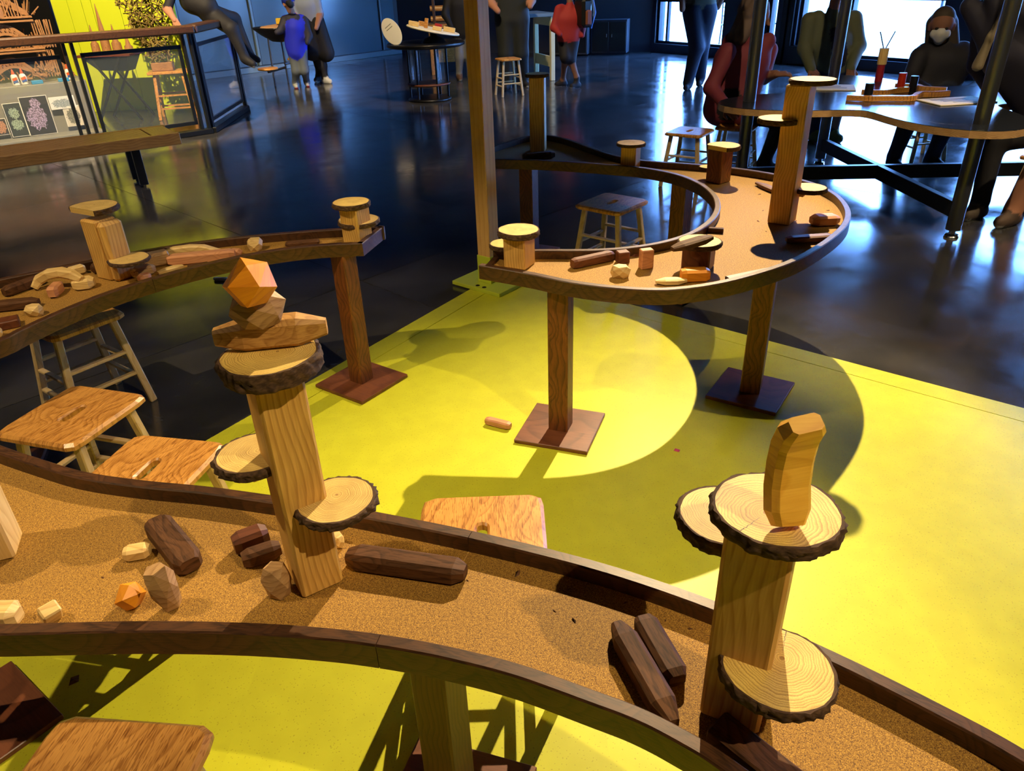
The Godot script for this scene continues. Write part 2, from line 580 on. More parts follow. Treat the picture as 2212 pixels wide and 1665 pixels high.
func add_tables() -> void:
	# near table, sweeping across the front
	var far_edge := spline([Vector2(-1.46, -1.62), Vector2(-1.34, -1.548), Vector2(-1.211, -1.477), Vector2(-1.08, -1.412), Vector2(-0.945, -1.352), Vector2(-0.80, -1.312), Vector2(-0.66, -1.283), Vector2(-0.537, -1.251), Vector2(-0.38, -1.207), Vector2(-0.236, -1.160), Vector2(-0.086, -1.106), Vector2(0.049, -1.051), Vector2(0.140, -1.010), Vector2(0.228, -0.964), Vector2(0.328, -0.904), Vector2(0.422, -0.838), Vector2(0.512, -0.766), Vector2(0.592, -0.695), Vector2(0.670, -0.618), Vector2(0.77, -0.49), Vector2(0.84, -0.36), Vector2(0.88, -0.22)])
	var near_edge := spline([Vector2(-1.46, -1.02), Vector2(-1.34, -0.955), Vector2(-1.20, -0.920), Vector2(-1.02, -0.893), Vector2(-0.866, -0.887), Vector2(-0.669, -0.883), Vector2(-0.54, -0.876), Vector2(-0.429, -0.866), Vector2(-0.335, -0.853), Vector2(-0.263, -0.840), Vector2(-0.175, -0.819), Vector2(-0.09, -0.793), Vector2(-0.007, -0.762), Vector2(0.094, -0.713), Vector2(0.155, -0.682), Vector2(0.205, -0.648), Vector2(0.255, -0.606), Vector2(0.33, -0.52), Vector2(0.39, -0.41), Vector2(0.42, -0.30)])
	var t := thing("play_table", "curved cork-topped play table with dark wooden rim in the foreground", "table", Vector3.ZERO)
	var line := far_edge.duplicate()
	var back := near_edge.duplicate()
	back.reverse()
	line.append_array(back)
	cork_top(t, line)
	rim_run(t, far_edge, 1.0, [60])
	rim_run(t, near_edge, -1.0, [56])
	rim_board(t, PackedVector2Array([near_edge[0], far_edge[0]]), 1.0)
	rim_board(t, PackedVector2Array([far_edge[-1], near_edge[-1]]), 1.0)
	table_leg(t, Vector3(-0.160, 0, -0.952), -0.46, 0.076, -0.33, M.leg_pale)
	table_leg(t, Vector3(-1.351, 0, -1.201), -0.654, 0.078, -0.654, M.leg)
	table_leg(t, Vector3(0.63, 0, -0.45), 0.3, 0.078, 0.3, M.leg)

	# ring-shaped table behind it
	var outer := spline([Vector2(-0.105, -2.570), Vector2(0.073, -2.462), Vector2(0.205, -2.370), Vector2(0.355, -2.300), Vector2(0.520, -2.266), Vector2(0.700, -2.303), Vector2(0.886, -2.396), Vector2(1.047, -2.510), Vector2(1.221, -2.686), Vector2(1.359, -2.862), Vector2(1.446, -3.030), Vector2(1.496, -3.210), Vector2(1.508, -3.380), Vector2(1.470, -3.560), Vector2(1.360, -3.735), Vector2(1.190, -3.900), Vector2(0.980, -4.030), Vector2(0.800, -4.120), Vector2(0.660, -4.260), Vector2(0.530, -4.520), Vector2(0.410, -4.790), Vector2(0.290, -4.940), Vector2(0.160, -4.930), Vector2(0.000, -4.750), Vector2(-0.150, -4.530)])
	var inner := spline([Vector2(-0.090, -4.300), Vector2(0.231, -4.208), Vector2(0.541, -4.062), Vector2(0.717, -3.960), Vector2(0.862, -3.800), Vector2(0.935, -3.610), Vector2(0.952, -3.420), Vector2(0.930, -3.250), Vector2(0.882, -3.100), Vector2(0.809, -2.965), Vector2(0.700, -2.835), Vector2(0.550, -2.743), Vector2(0.367, -2.705), Vector2(0.150, -2.722), Vector2(-0.050, -2.745)])
	t = thing("play_table", "C-shaped cork-topped play table with dark rim standing behind the foreground table", "table", Vector3.ZERO)
	line = outer.duplicate()
	line.append_array(inner)
	cork_top(t, line)
	rim_run(t, outer, -1.0, [54, 96])
	rim_run(t, inner, -1.0, [30, 58])
	rim_board(t, PackedVector2Array([outer[-1], inner[0]]), -1.0)
	rim_board(t, PackedVector2Array([inner[-1], outer[0]]), -1.0, 0.026, RIM_LOW, CORK + 0.008)
	table_leg(t, Vector3(0.186, 0, -2.471), -0.37, 0.077, -0.36, M.leg)
	table_leg(t, Vector3(1.008, 0, -2.706), -0.45, 0.080, -0.59, M.leg)
	table_leg(t, Vector3(0.925, 0, -3.845), -0.75, 0.085, -0.80, M.leg)
	table_leg(t, Vector3(0.150, 0, -4.58), -0.5, 0.089, -0.5, M.leg, 0.29, 0.0)

	# table at the left, its end near the middle of the picture
	var lf := spline([Vector2(-2.34, -2.24), Vector2(-2.18, -2.40), Vector2(-2.02, -2.535), Vector2(-1.885, -2.630), Vector2(-1.755, -2.715), Vector2(-1.605, -2.820), Vector2(-1.429, -2.922), Vector2(-1.226, -3.003), Vector2(-1.007, -3.056), Vector2(-0.760, -3.090), Vector2(-0.518, -3.098)])
	var ln := spline([Vector2(-1.80, -1.93), Vector2(-1.63, -1.985), Vector2(-1.553, -2.070), Vector2(-1.525, -2.150), Vector2(-1.475, -2.275), Vector2(-1.396, -2.420), Vector2(-1.289, -2.555), Vector2(-1.161, -2.675), Vector2(-1.021, -2.772), Vector2(-0.874, -2.838), Vector2(-0.720, -2.868), Vector2(-0.577, -2.872)])
	t = thing("play_table", "curved cork-topped play table at the left edge ending in a squared end", "table", Vector3.ZERO)
	line = lf.duplicate()
	back = ln.duplicate()
	back.reverse()
	line.append_array(back)
	cork_top(t, line)
	rim_run(t, lf, 1.0, [36])
	rim_run(t, ln, -1.0, [36])
	rim_board(t, PackedVector2Array([lf[-1], ln[-1]]), 1.0)
	rim_board(t, PackedVector2Array([ln[0], lf[0]]), 1.0)
	table_leg(t, Vector3(-0.672, 0, -2.922), -0.60, 0.076, -0.627, M.leg)
	table_leg(t, Vector3(-1.95, 0, -2.3), 0.3, 0.078, 0.3, M.leg, 0.29, 0.0)


# ---------------------------------------------------------------- towers
# a slice of log with rough bark
func log_slice(parent: Node3D, at: Vector3, r: float, th: float, kind: int, turn: float, s0: int, bark := 0.006, squash := 0.96, cut := 9.0) -> void:
	var f := noise(s0, 3)
	var k := 72
	var top := shape()
	var low := PackedVector3Array()
	var high := PackedVector3Array()
	for j in k:
		var a := TAU * j / k
		var w := r * (1.0 + 0.035 * f.get_noise_2d(cos(a) * 1.1 + 4.0, sin(a) * 1.1)) - bark
		high.append(Vector3(cos(a) * w, th, minf(sin(a) * w * squash, cut)))
		low.append(Vector3(cos(a) * w, 0.0, minf(sin(a) * w * squash, cut)))
	for q in [[high, Vector3.UP], [low, Vector3.DOWN]]:
		for j in k:
			var a: Vector3 = q[0][j]
			var b: Vector3 = q[0][(j + 1) % k]
			var mid := Vector3(0, a.y, 0)
			var uvs := []
			for p in [mid, a, b]:
				uvs.append(Vector2(p.x, p.z).rotated(turn) / (2.05 * r) + Vector2(0.5, 0.5))
			top.tri(mid, a, b, q[1], q[1], q[1], uvs[0], uvs[1], uvs[2])
	for j in k:      # sawn flat side
		var jn := (j + 1) % k
		if high[j].z >= cut and high[jn].z >= cut:
			top.tri(low[j], low[jn], high[jn], Vector3.BACK, Vector3.BACK, Vector3.BACK, Vector2(0.2, 0.3), Vector2(0.25, 0.3), Vector2(0.25, 0.38))
			top.tri(low[j], high[jn], high[j], Vector3.BACK, Vector3.BACK, Vector3.BACK, Vector2(0.2, 0.3), Vector2(0.25, 0.38), Vector2(0.2, 0.38))
	var d := part(parent, "log_slice", top, M.rings[kind], at)
	var bk := shape()
	var rows := []
	var steps := 6
	for i in steps + 1:
		var y := th * i / steps
		var row := PackedVector3Array()
		for j in k:
			var a := TAU * j / k
			var w := r * (1.0 + 0.035 * f.get_noise_2d(cos(a) * 1.1 + 4.0, sin(a) * 1.1)) - bark
			if i > 0 and i < steps:
				var rough := f.get_noise_3d(cos(a) * 9.0, sin(a) * 9.0, y * 60.0)
				w += bark * (0.85 + 1.0 * rough)
			else:
				w += bark * (0.5 + 0.6 * f.get_noise_3d(cos(a) * 9.0, sin(a) * 9.0, y * 60.0))
			row.append(Vector3(cos(a) * w, y, minf(sin(a) * w * squash, cut - 0.002)))
		rows.append(row)
	bk.grid(rows, true, 1.0, 0.5)
	# bark thickness ring on top and below
	for q in [[high, rows[steps], Vector3.UP, 0.0], [low, rows[0], Vector3.DOWN, 0.0]]:
		for j in k:
			var jn := (j + 1) % k
			bk.tri(q[0][j], q[1][j], q[1][jn], q[2], q[2], q[2], Vector2(0.1, 0.1 + j * 0.02), Vector2(0.2, 0.1 + j * 0.02), Vector2(0.2, 0.12 + j * 0.02))
			bk.tri(q[0][j], q[1][jn], q[0][jn], q[2], q[2], q[2], Vector2(0.1, 0.1 + j * 0.02), Vector2(0.2, 0.12 + j * 0.02), Vector2(0.1, 0.12 + j * 0.02))
	part(d, "bark", bk, M.bark)


# a post standing on cork with log slices fixed to it; slices: [offset x, z, height of underside, r, thickness, ring kind]
func tower(label: String, centre: Vector3, turn: float, w: float, h: float, m: Material, slices: Array, depth := 0.0, bark := 0.006) -> Node3D:
	var t := thing("wooden_tower", label, "tower", centre, turn, "post towers with log slices")
	var s := shape()
	var d := w if depth == 0.0 else depth
	s.box(Vector3(w, h, d), 0.005, Transform3D(Basis(), Vector3(0, h / 2.0, 0)))
	part(t, "post", s, m)
	for q in slices:
		log_slice(t, Vector3(q[0], q[2], q[1]), q[3], q[4], q[5], rng.randf() * TAU, rng.randi() % 9999, bark, 0.96, q[6] if q.size() > 6 else 9.0)
	return t


# small square peg that holds up a slice on the side of a post
func peg(t: Node3D, at: Vector3, m: Material) -> void:
	var s := shape(0)
	s.box(Vector3(0.026, 0.02, 0.026), 0.002)
	part(t, "peg", s, m, at)


# ---------------------------------------------------------------- loose blocks
func block_frame(a: Vector3, b: Vector3) -> Transform3D:
	var x := b - a
	var flat := Vector3(x.x, 0, x.z).normalized()
	var xx := x.normalized()
	var z := flat.cross(Vector3.UP).normalized()
	return Transform3D(Basis(xx, z.cross(xx), z), (a + b) / 2.0)


# a and b: the ends of its middle line; "bar" is chamfered all round, "brick" a plain cut, "stone" irregularly faceted
func block(label: String, a: Vector3, b: Vector3, w: float, h: float, style: String, m: Material, ends := 0.14, tip := 0.62, roll := 0.0, group := "") -> Node3D:
	var s := shape(0)
	var l := (b - a).length()
	if style == "bar":
		var rings := []
		for q in [[-0.5, tip], [-0.5 + ends, 1.0], [0.5 - ends, 1.0], [0.5, tip * 0.9]]:
			var r := []
			for e in [[-0.5, -0.32], [-0.34, -0.5], [0.34, -0.5], [0.5, -0.32], [0.5, 0.30], [0.33, 0.5], [-0.33, 0.5], [-0.5, 0.30]]:
				var k: float = q[1]
				r.append(Vector3(q[0] * l, e[0] * h * lerpf(1.0, k, 0.8), e[1] * w * k))
			rings.append(r)
		s.loft(rings)
	elif style == "brick":
		s.box(Vector3(l, h, w), 0.003)
	elif style == "stone":
		var pts := []
		var k := 0
		for y in [-0.5, -0.12, 0.2, 0.5]:
			var n := 5
			for j in n:
				var an := TAU * (j + (0.5 if k % 2 else 0.0)) / n + rng.randf_range(-0.2, 0.2)
				var r := (0.36 if absf(y) > 0.4 else 0.5) * rng.randf_range(0.86, 1.06)
				pts.append(Vector3(cos(an) * r * l, y * h, sin(an) * r * w))
			k += 1
		s.hull(pts)
	var o := MeshInstance3D.new()
	o.name = numbered("wooden_block")
	o.mesh = s.mesh(m)
	add_child(o)
	var f := block_frame(a, b)
	o.transform = Transform3D(f.basis * Basis(Vector3.RIGHT, roll), f.origin)
	tag(o, label, "block", group if group else "loose wooden blocks")
	return o


# bent piece of branch: centre line through points, rectangular section
func bent_block(label: String, pts: Array, w: float, h: float, m: Material, across: Vector3, group := "") -> Node3D:
	var s := shape(0)
	var rings := []
	var mid := Vector3.ZERO
	for p in pts:
		mid += p
	mid /= pts.size()
	for i in pts.size():
		var d: Vector3 = (pts[mini(i + 1, pts.size() - 1)] - pts[maxi(i - 1, 0)]).normalized()
		var x := (across - d * across.dot(d)).normalized()
		var y := d.cross(x).normalized()
		var k := 0.72 if i == 0 or i == pts.size() - 1 else 1.0
		var r := []
		for e in [[-0.5, -0.30], [-0.36, -0.5], [0.36, -0.5], [0.5, -0.30], [0.5, 0.30], [0.36, 0.5], [-0.36, 0.5], [-0.5, 0.30]]:
			r.append(pts[i] - mid + x * e[0] * w * k + y * e[1] * h * k)
		rings.append(r)
	s.loft(rings)
	var o := MeshInstance3D.new()
	o.name = numbered("wooden_block")
	o.mesh = s.mesh(m)
	add_child(o)
	o.position = mid
	tag(o, label, "block", group if group else "loose wooden blocks")
	return o


func polyhedron(label: String, at: Vector3, r: float, m: Material, turn: Vector3, squash := Vector3.ONE) -> Node3D:
	var s := shape(0)
	var pts := []
	for k in 12:      # cut from an icosahedron, corners shaved
		var y := 1.0 - 2.0 * (k + 0.5) / 12.0
		var a := 2.39996 * k
		pts.append(Vector3(cos(a) * sqrt(1.0 - y * y), y, sin(a) * sqrt(1.0 - y * y)) * r * squash)
	s.hull(pts, Transform3D(Basis.from_euler(turn), Vector3.ZERO))
	var o := MeshInstance3D.new()
	o.name = numbered("wooden_block")
	o.mesh = s.mesh(m)
	add_child(o)
	o.position = at
	tag(o, label, "block", "loose wooden blocks")
	return o


func chip(at: Vector3, size: float, turn: float, m: Material) -> void:
	var s := shape(0)
	s.hull([Vector3(-0.5, 0, -0.1) * size, Vector3(-0.1, 0, 0.2) * size, Vector3(0.5, 0, 0.08) * size, Vector3(0.2, 0, -0.2) * size, Vector3(0, 0.16, 0) * size, Vector3(0.3, 0.14, 0) * size])
	solid("wood_chip", s, m, "tiny dark splinter of wood lying on the cork", "wood chip", "splinters on the cork", at, turn)


func add_towers_and_blocks() -> void:
	var t := tower("tall pine tower carrying a stack of three balanced blocks on the foreground table", Vector3(-0.374, CORK, -1.025), 0.571, 0.077, 0.440, M.pine,
		[[0.0, 0.01, 0.440, 0.079, 0.030, 0], [0.048, 0.050, 0.178, 0.071, 0.016, 2], [-0.046, -0.046, 0.258, 0.068, 0.018, 2]], 0.077, 0.008)
	peg(t, Vector3(-0.051, 0.246, -0.03), M.pine2)
	block("long lens-shaped oak block balanced lowest in the three-block stack", Vector3(-0.4512, 1.126, -1.0305), Vector3(-0.2844, 1.126, -1.0558), 0.042, 0.046, "bar", M.oak_block, 0.26, 0.45)
	block("rounded block with end-grain rings balanced in the middle of the three-block stack", Vector3(-0.418, 1.17, -1.0233), Vector3(-0.3357, 1.17, -1.0363), 0.066, 0.050, "stone", M.ash)
	polyhedron("bright orange many-sided block crowning the three-block stack", Vector3(-0.3687, 1.222, -0.9998), 0.040, M.orange, Vector3(0.5, 0.3, 0.4), Vector3(0.98, 0.92, 1.0))
	t = tower("pine tower near the right front with a curved honey block standing on top", Vector3(0.3150, CORK, -0.7290), -0.50, 0.085, 0.350, M.pine2,
		[[0.010, -0.004, 0.350, 0.082, 0.020, 1], [0.050, 0.030, 0.118, 0.078, 0.018, 1], [-0.058, -0.066, 0.268, 0.072, 0.022, 0]], 0.085, 0.007)
	peg(t, Vector3(-0.055, 0.258, -0.048), M.pine2)
	var foot := Vector3(0.324, CORK + 0.371, -0.700)
	bent_block("honey-coloured curved block standing upright on the right front tower", [foot + Vector3(0, 0.006, 0.014), foot + Vector3(0, 0.022, 0.004), foot + Vector3(0, 0.050, -0.008), foot + Vector3(0.001, 0.080, -0.013), foot + Vector3(0.001, 0.110, -0.010), foot + Vector3(0.002, 0.132, -0.001), foot + Vector3(0.002, 0.146, 0.008)], 0.052, 0.030, M.honey, Vector3(0.95, 0, -0.22))
	t = tower("pale tower cut off by the left edge with two log slices on the foreground table", Vector3(-1.0292, 0.632, -1.1356), 0.35, 0.080, 0.34, M.pale,
		[[0.0, 0.0, 0.34, 0.072, 0.022, 0], [-0.02, 0.03, 0.125, 0.066, 0.020, 2]])
	# blocks on the foreground table
	block("long dark walnut bar lying to the right of the tall tower", Vector3(-0.32, 0.65, -1.0635), Vector3(-0.0968, 0.65, -1.0073), 0.046, 0.036, "bar", M.walnut, 0.09, 0.6)
	block("thick dark bar lying aslant left of the tall tower", Vector3(-0.7259, 0.652, -1.1783), Vector3(-0.6107, 0.652, -1.0498), 0.052, 0.040, "bar", M.walnut, 0.08, 0.75)
	block("small pale block lying alone behind the tall grey-brown stone block", Vector3(-0.759, 0.644, -1.0994), Vector3(-0.7133, 0.644, -1.11), 0.032, 0.024, "bar", M.pale, 0.18, 0.7)
	block("tall grey-brown stone-shaped block propped against the slanted dark bar", Vector3(-0.6406, 0.679, -0.9473), Vector3(-0.6014, 0.684, -0.9824), 0.044, 0.094, "stone", M.ash)
	polyhedron("small orange many-sided block beside the tall grey-brown stone block", Vector3(-0.6912, 0.654, -0.9759), 0.027, M.orange, Vector3(0.2, 0.9, 0.3))
	block("grey-brown faceted block leaning at the foot of the tall tower", Vector3(-0.4587, 0.664, -0.9864), Vector3(-0.4067, 0.664, -0.9928), 0.048, 0.068, "stone", M.ash)
	block("reddish brown block behind the dark one left of the tall tower foot", Vector3(-0.5475, 0.652, -1.1022), Vector3(-0.4908, 0.652, -1.1366), 0.042, 0.040, "bar", M.redwood, 0.2, 0.7)
	block("dark brown block pointing at the foot of the tall tower", Vector3(-0.52, 0.648, -1.0641), Vector3(-0.4559, 0.648, -1.0964), 0.034, 0.032, "bar", M.walnut, 0.2, 0.7)
	block("pale pebble block peeping out behind the tall tower foot", Vector3(-0.3612, 0.646, -1.1065), Vector3(-0.3374, 0.646, -1.1185), 0.034, 0.028, "stone", M.pale)
	block("small pale brick tilted against the near rim at the left", Vector3(-0.8292, 0.65, -0.9348), Vector3(-0.8093, 0.65, -0.9584), 0.026, 0.034, "brick", M.pale, 0.1, 0.6, 0.5)
	block("pale block cut off by the left edge by the near rim", Vector3(-0.9362, 0.652, -0.9436), Vector3(-0.8695, 0.652, -0.9423), 0.045, 0.040, "bar", M.pale, 0.16, 0.55)
	block("longer of the two dark planks lying together near the right tower", Vector3(0.1579, 0.649, -0.8716), Vector3(0.2131, 0.649, -0.6846), 0.040, 0.034, "bar", M.walnut, 0.17, 0.5)
	block("shorter of the two dark planks lying together near the right tower", Vector3(0.203, 0.647, -0.8832), Vector3(0.2354, 0.647, -0.7598), 0.040, 0.030, "bar", M.walnut, 0.1, 0.75)
	block("dark plank in the shade at the foot of the right front tower", Vector3(0.2721, 0.647, -0.6805), Vector3(0.3575, 0.647, -0.5768), 0.046, 0.030, "brick", M.walnut)
	for q in [[Vector3(-0.0029, 0.632, -1.0177), 0.022, 1.2], [Vector3(0.0887, 0.632, -0.9744), 0.008, 0.2], [Vector3(0.1822, 0.632, -0.9363), 0.010, 0.7], [Vector3(0.0902, 0.632, -0.9008), 0.016, 2.0], [Vector3(0.0587, 0.632, -0.9233), 0.009, 2.4], [Vector3(0.2439, 0.632, -0.8932), 0.007, 1.0], [Vector3(0.2808, 0.632, -0.8732), 0.010, 0.1], [Vector3(-0.058, 0.632, -0.9144), 0.005, 0.0], [Vector3(-0.7805, 0.632, -1.0495), 0.010, 2.6], [Vector3(-1.0563, 0.632, -1.3464), 0.008, 0.4], [Vector3(-0.0944, 0.632, -1.0048), 0.009, 2.2]]:
		chip(q[0], q[1], q[2], M.walnut)

	# ring table
	t = tower("short tower with a round log-slice top at the near left end of the ring table", Vector3(0.0460, CORK, -2.640), -0.50, 0.089, 0.118, M.pine,
		[[0.0, 0.0, 0.118, 0.079, 0.022, 2], [-0.085, -0.045, 0.045, 0.060, 0.018, 0]])
	t = tower("tall slim tower at the far left end of the ring table", Vector3(0.2146, 0.632, -4.6245), -0.2, 0.089, 0.42, M.pine2, [[0.0, 0.0, 0.42, 0.072, 0.018, 2]])
	block("dark block lying across the foot of the tall slim tower", Vector3(0.1141, 0.652, -4.3705), Vector3(0.2675, 0.652, -4.5187) + Vector3(0.03, 0, 0.10), 0.05, 0.04, "bar", M.walnut)
	t = tower("short tower with a flat round top at the back of the ring table", Vector3(0.690, CORK, -4.100), -0.5, 0.085, 0.120, M.pine2, [[0.0, 0.0, 0.120, 0.080, 0.016, 2]])
	t = tower("short tower with a D-shaped slice on the far side of the ring table", Vector3(1.0759, 0.632, -3.6911) + Vector3(0, 0, -0.05), -0.9, 0.089, 0.165, M.leg, [[0.02, 0.01, 0.165, 0.084, 0.020, 2, 0.050], [-0.07, 0.0, 0.05, 0.045, 0.016, 0]])
	t = tower("tallest tower on the right of the ring table with three log slices", Vector3(1.165, CORK, -3.050), -0.65, 0.092, 0.545, M.pine,
		[[0.035, -0.02, 0.545, 0.088, 0.018, 2], [-0.060, 0.03, 0.400, 0.082, 0.020, 0], [0.075, -0.060, 0.125, 0.072, 0.018, 2]])
	peg(t, Vector3(0.05, 0.113, -0.05), M.pine2)
	t = tower("squat grooved tower under a dark plank on the near side of the ring table", Vector3(0.690, CORK, -2.545), -0.46, 0.100, 0.085, M.redwood, [[0.0, 0.0, 0.085, 0.078, 0.018, 0]])
	block("dark plank resting on the squat grooved tower", Vector3(0.5639, 0.75, -2.4218), Vector3(0.7092, 0.772, -2.4671), 0.050, 0.024, "bar", M.walnut, 0.25, 0.5)
	block("dark bar lying near the left end of the ring table", Vector3(0.2378, 0.65, -2.5865), Vector3(0.3966, 0.65, -2.6648), 0.038, 0.036, "bar", M.redwood, 0.08, 0.8)
	block("small reddish cube beside the dark bar on the ring table", Vector3(0.4084, 0.654, -2.6264), Vector3(0.4514, 0.654, -2.6369), 0.038, 0.044, "brick", M.redwood)
	block("oval block with a pale top on the ring table", Vector3(0.3605, 0.654, -2.486), Vector3(0.4381, 0.654, -2.4777), 0.060, 0.042, "stone", M.pale)
	block("small upright peg block standing on the ring table", Vector3(0.4823, 0.668, -2.5587), Vector3(0.5278, 0.668, -2.5685), 0.034, 0.072, "brick", M.pink)
	block("orange chunky block in front of the squat grooved tower", Vector3(0.6032, 0.652, -2.429), Vector3(0.7014, 0.652, -2.4276), 0.055, 0.044, "bar", M.orange, 0.16, 0.75)
	block("pale wedge block by the near rim of the ring table", Vector3(0.5101, 0.642, -2.4027), Vector3(0.6173, 0.644, -2.3951), 0.040, 0.020, "bar", M.pale, 0.3, 0.35)
	block("slim plank leaning on the near rim of the ring table", Vector3(0.7529, 0.646, -2.389), Vector3(0.9117, 0.656, -2.4308), 0.030, 0.014, "brick", M.rim)
	block("boat-shaped block by the right rim of the ring table", Vector3(1.265, 0.652, -2.9897), Vector3(1.3803, 0.652, -2.9944), 0.070, 0.042, "bar", M.pink, 0.2, 0.55)
	block("long dark plank near the right rim of the ring table", Vector3(1.0913, 0.644, -2.7811), Vector3(1.2773, 0.648, -2.7865), 0.046, 0.024, "bar", M.redwood, 0.12, 0.5)
	block("small dark plank touching the inner rim of the ring table", Vector3(0.826, 0.642, -2.9505), Vector3(0.8872, 0.642, -2.9305), 0.024, 0.020, "brick", M.walnut)
	block("thin pointed plank behind the tallest tower", Vector3(1.2405, 0.644, -3.6457), Vector3(1.2983, 0.644, -3.4381), 0.040, 0.020, "bar", M.redwood, 0.3, 0.4)
	for q in [[Vector3(1.2046, 0.632, -3.4805), 0.02, 0.3], [Vector3(1.1398, 0.632, -3.2183), 0.018, 0.9], [Vector3(1.0727, 0.632, -3.0676), 0.02, 2.0], [Vector3(1.2294, 0.632, -3.0541), 0.018, 1.2], [Vector3(1.4127, 0.632, -3.1818), 0.02, 0.2], [Vector3(1.0619, 0.632, -2.9283), 0.014, 1.7], [Vector3(0.4879, 0.632, -2.6953), 0.05, 0.2]]:
		chip(q[0], q[1], q[2], M.redwood)

	# table at the left
	t = tower("double-board tower with a half-round top on the left table", Vector3(-1.497, CORK, -2.695), -0.52, 0.086, 0.225, M.pine,
		[[-0.02, -0.01, 0.245, 0.090, 0.020, 2, 0.045], [0.120, 0.0, 0.075, 0.075, 0.014, 2]])
	var s := shape()
	s.box(Vector3(0.038, 0.222, 0.089), 0.012, Transform3D(Basis(), Vector3(0.063, 0.111, 0.0)))
	part(t, "side_board", s, M.pine2)
	t = tower("short tower with two log slices at the squared end of the left table", Vector3(-0.6150, CORK, -2.990), -0.50, 0.089, 0.150, M.pine,
		[[-0.01, 0.0, 0.150, 0.078, 0.020, 0], [-0.01, -0.03, 0.070, 0.088, 0.018, 2]])
	block("dark bar slanting up at the far left of the left table", Vector3(-1.8094, 0.65, -2.5137), Vector3(-1.7465, 0.65, -2.6441), 0.04, 0.036, "bar", M.walnut)
	bent_block("pale arch-shaped branch block on the left table", [Vector3(-1.7333, 0.642, -2.5703), Vector3(-1.7171, 0.667, -2.5877), Vector3(-1.6744, 0.687, -2.5872), Vector3(-1.6275, 0.692, -2.5879), Vector3(-1.5766, 0.687, -2.5675), Vector3(-1.5476, 0.67, -2.5623)], 0.035, 0.034, M.pale, Vector3(0.35, 0, 0.9))
	block("pale bent offcut behind the arch-shaped branch block", Vector3(-1.6693, 0.652, -2.6987), Vector3(-1.6299, 0.652, -2.7447), 0.035, 0.032, "bar", M.pale)
	block("short stubby block lying under the arch-shaped branch block", Vector3(-1.6451, 0.652, -2.5186), Vector3(-1.6078, 0.652, -2.5237), 0.085, 0.040, "bar", M.pink, 0.2, 0.7)
	block("pale faceted pebble block right of the arch-shaped branch block", Vector3(-1.5875, 0.652, -2.5666), Vector3(-1.5178, 0.652, -2.587), 0.060, 0.040, "bar", M.pale, 0.22, 0.6)
	block("black-stained bar lying at the left edge of the left table", Vector3(-1.7949, 0.648, -2.3832), Vector3(-1.6312, 0.648, -2.4161), 0.050, 0.032, "bar", M.walnut)
	block("pale yellow pebble block in front of the black-stained bar", Vector3(-1.6384, 0.65, -2.3321), Vector3(-1.5698, 0.65, -2.3412), 0.056, 0.036, "stone", M.pale)
	block("brown board cut off by the left edge of the picture", Vector3(-1.6838, 0.646, -2.2221), Vector3(-1.6135, 0.646, -2.263), 0.055, 0.028, "brick", M.redwood)
	block("small yellowish block at the left edge by the near rim of the left table", Vector3(-1.6525, 0.646, -2.1598), Vector3(-1.6199, 0.646, -2.1845), 0.040, 0.028, "stone", M.pale)
	bent_block("long pale bowed stick at the back of the left table", [Vector3(-1.3842, 0.65, -2.8773), Vector3(-1.3421, 0.658, -2.8942), Vector3(-1.2792, 0.662, -2.9037), Vector3(-1.2233, 0.66, -2.9031), Vector3(-1.1527, 0.648, -2.8846)], 0.034, 0.026, M.pale, Vector3(0.1, 0, 1))
	block("long pinkish bar lying in front of the bowed stick", Vector3(-1.3276, 0.652, -2.7947), Vector3(-1.0792, 0.652, -2.8425), 0.050, 0.040, "bar", M.pink, 0.08, 0.7)
	block("small pink pebble block at the end of the long pinkish bar", Vector3(-1.1165, 0.646, -2.8751), Vector3(-1.0622, 0.646, -2.88), 0.045, 0.028, "stone", M.pink)
	block("pale pebble block alone in the middle of the left table", Vector3(-1.062, 0.656, -2.9307), Vector3(-0.9962, 0.656, -2.9522), 0.065, 0.048, "stone", M.pale)
	block("dark flat bar near the squared end of the left table", Vector3(-0.9145, 0.64, -2.9787), Vector3(-0.7786, 0.64, -2.9986), 0.046, 0.016, "bar", M.walnut, 0.06, 0.7)
	block("dark round billet beside the double-board tower", Vector3(-1.4136, 0.662, -2.7554), Vector3(-1.3311, 0.662, -2.8152), 0.055, 0.055, "bar", M.ash, 0.06, 0.8)
	block("pale flat board with pointed end by the near rim of the left table", Vector3(-1.3211, 0.644, -2.673), Vector3(-1.2535, 0.644, -2.746), 0.036, 0.018, "bar", M.pale, 0.3, 0.5)
	block("brown block leaning by the foot of the double-board tower", Vector3(-1.4112, 0.65, -2.6667), Vector3(-1.3506, 0.65, -2.7199), 0.050, 0.036, "bar", M.ash, 0.2, 0.6)
	block("pale and brown wedge at the foot of the double-board tower", Vector3(-1.4271, 0.648, -2.6737), Vector3(-1.3727, 0.648, -2.6777), 0.045, 0.034, "stone", M.pale)
	block("orange wedge block by the near rim of the left table", Vector3(-1.3738, 0.644, -2.6113), Vector3(-1.331, 0.644, -2.6497), 0.045, 0.030, "stone", M.pink)
	block("dark flat offcut under the long pinkish bar", Vector3(-1.2342, 0.64, -2.7394), Vector3(-1.1634, 0.64, -2.7678), 0.030, 0.014, "brick", M.walnut)
	block("dark lump lying behind the double-board tower", Vector3(-1.5952, 0.652, -2.7207), Vector3(-1.564, 0.652, -2.7529), 0.05, 0.036, "stone", M.walnut)


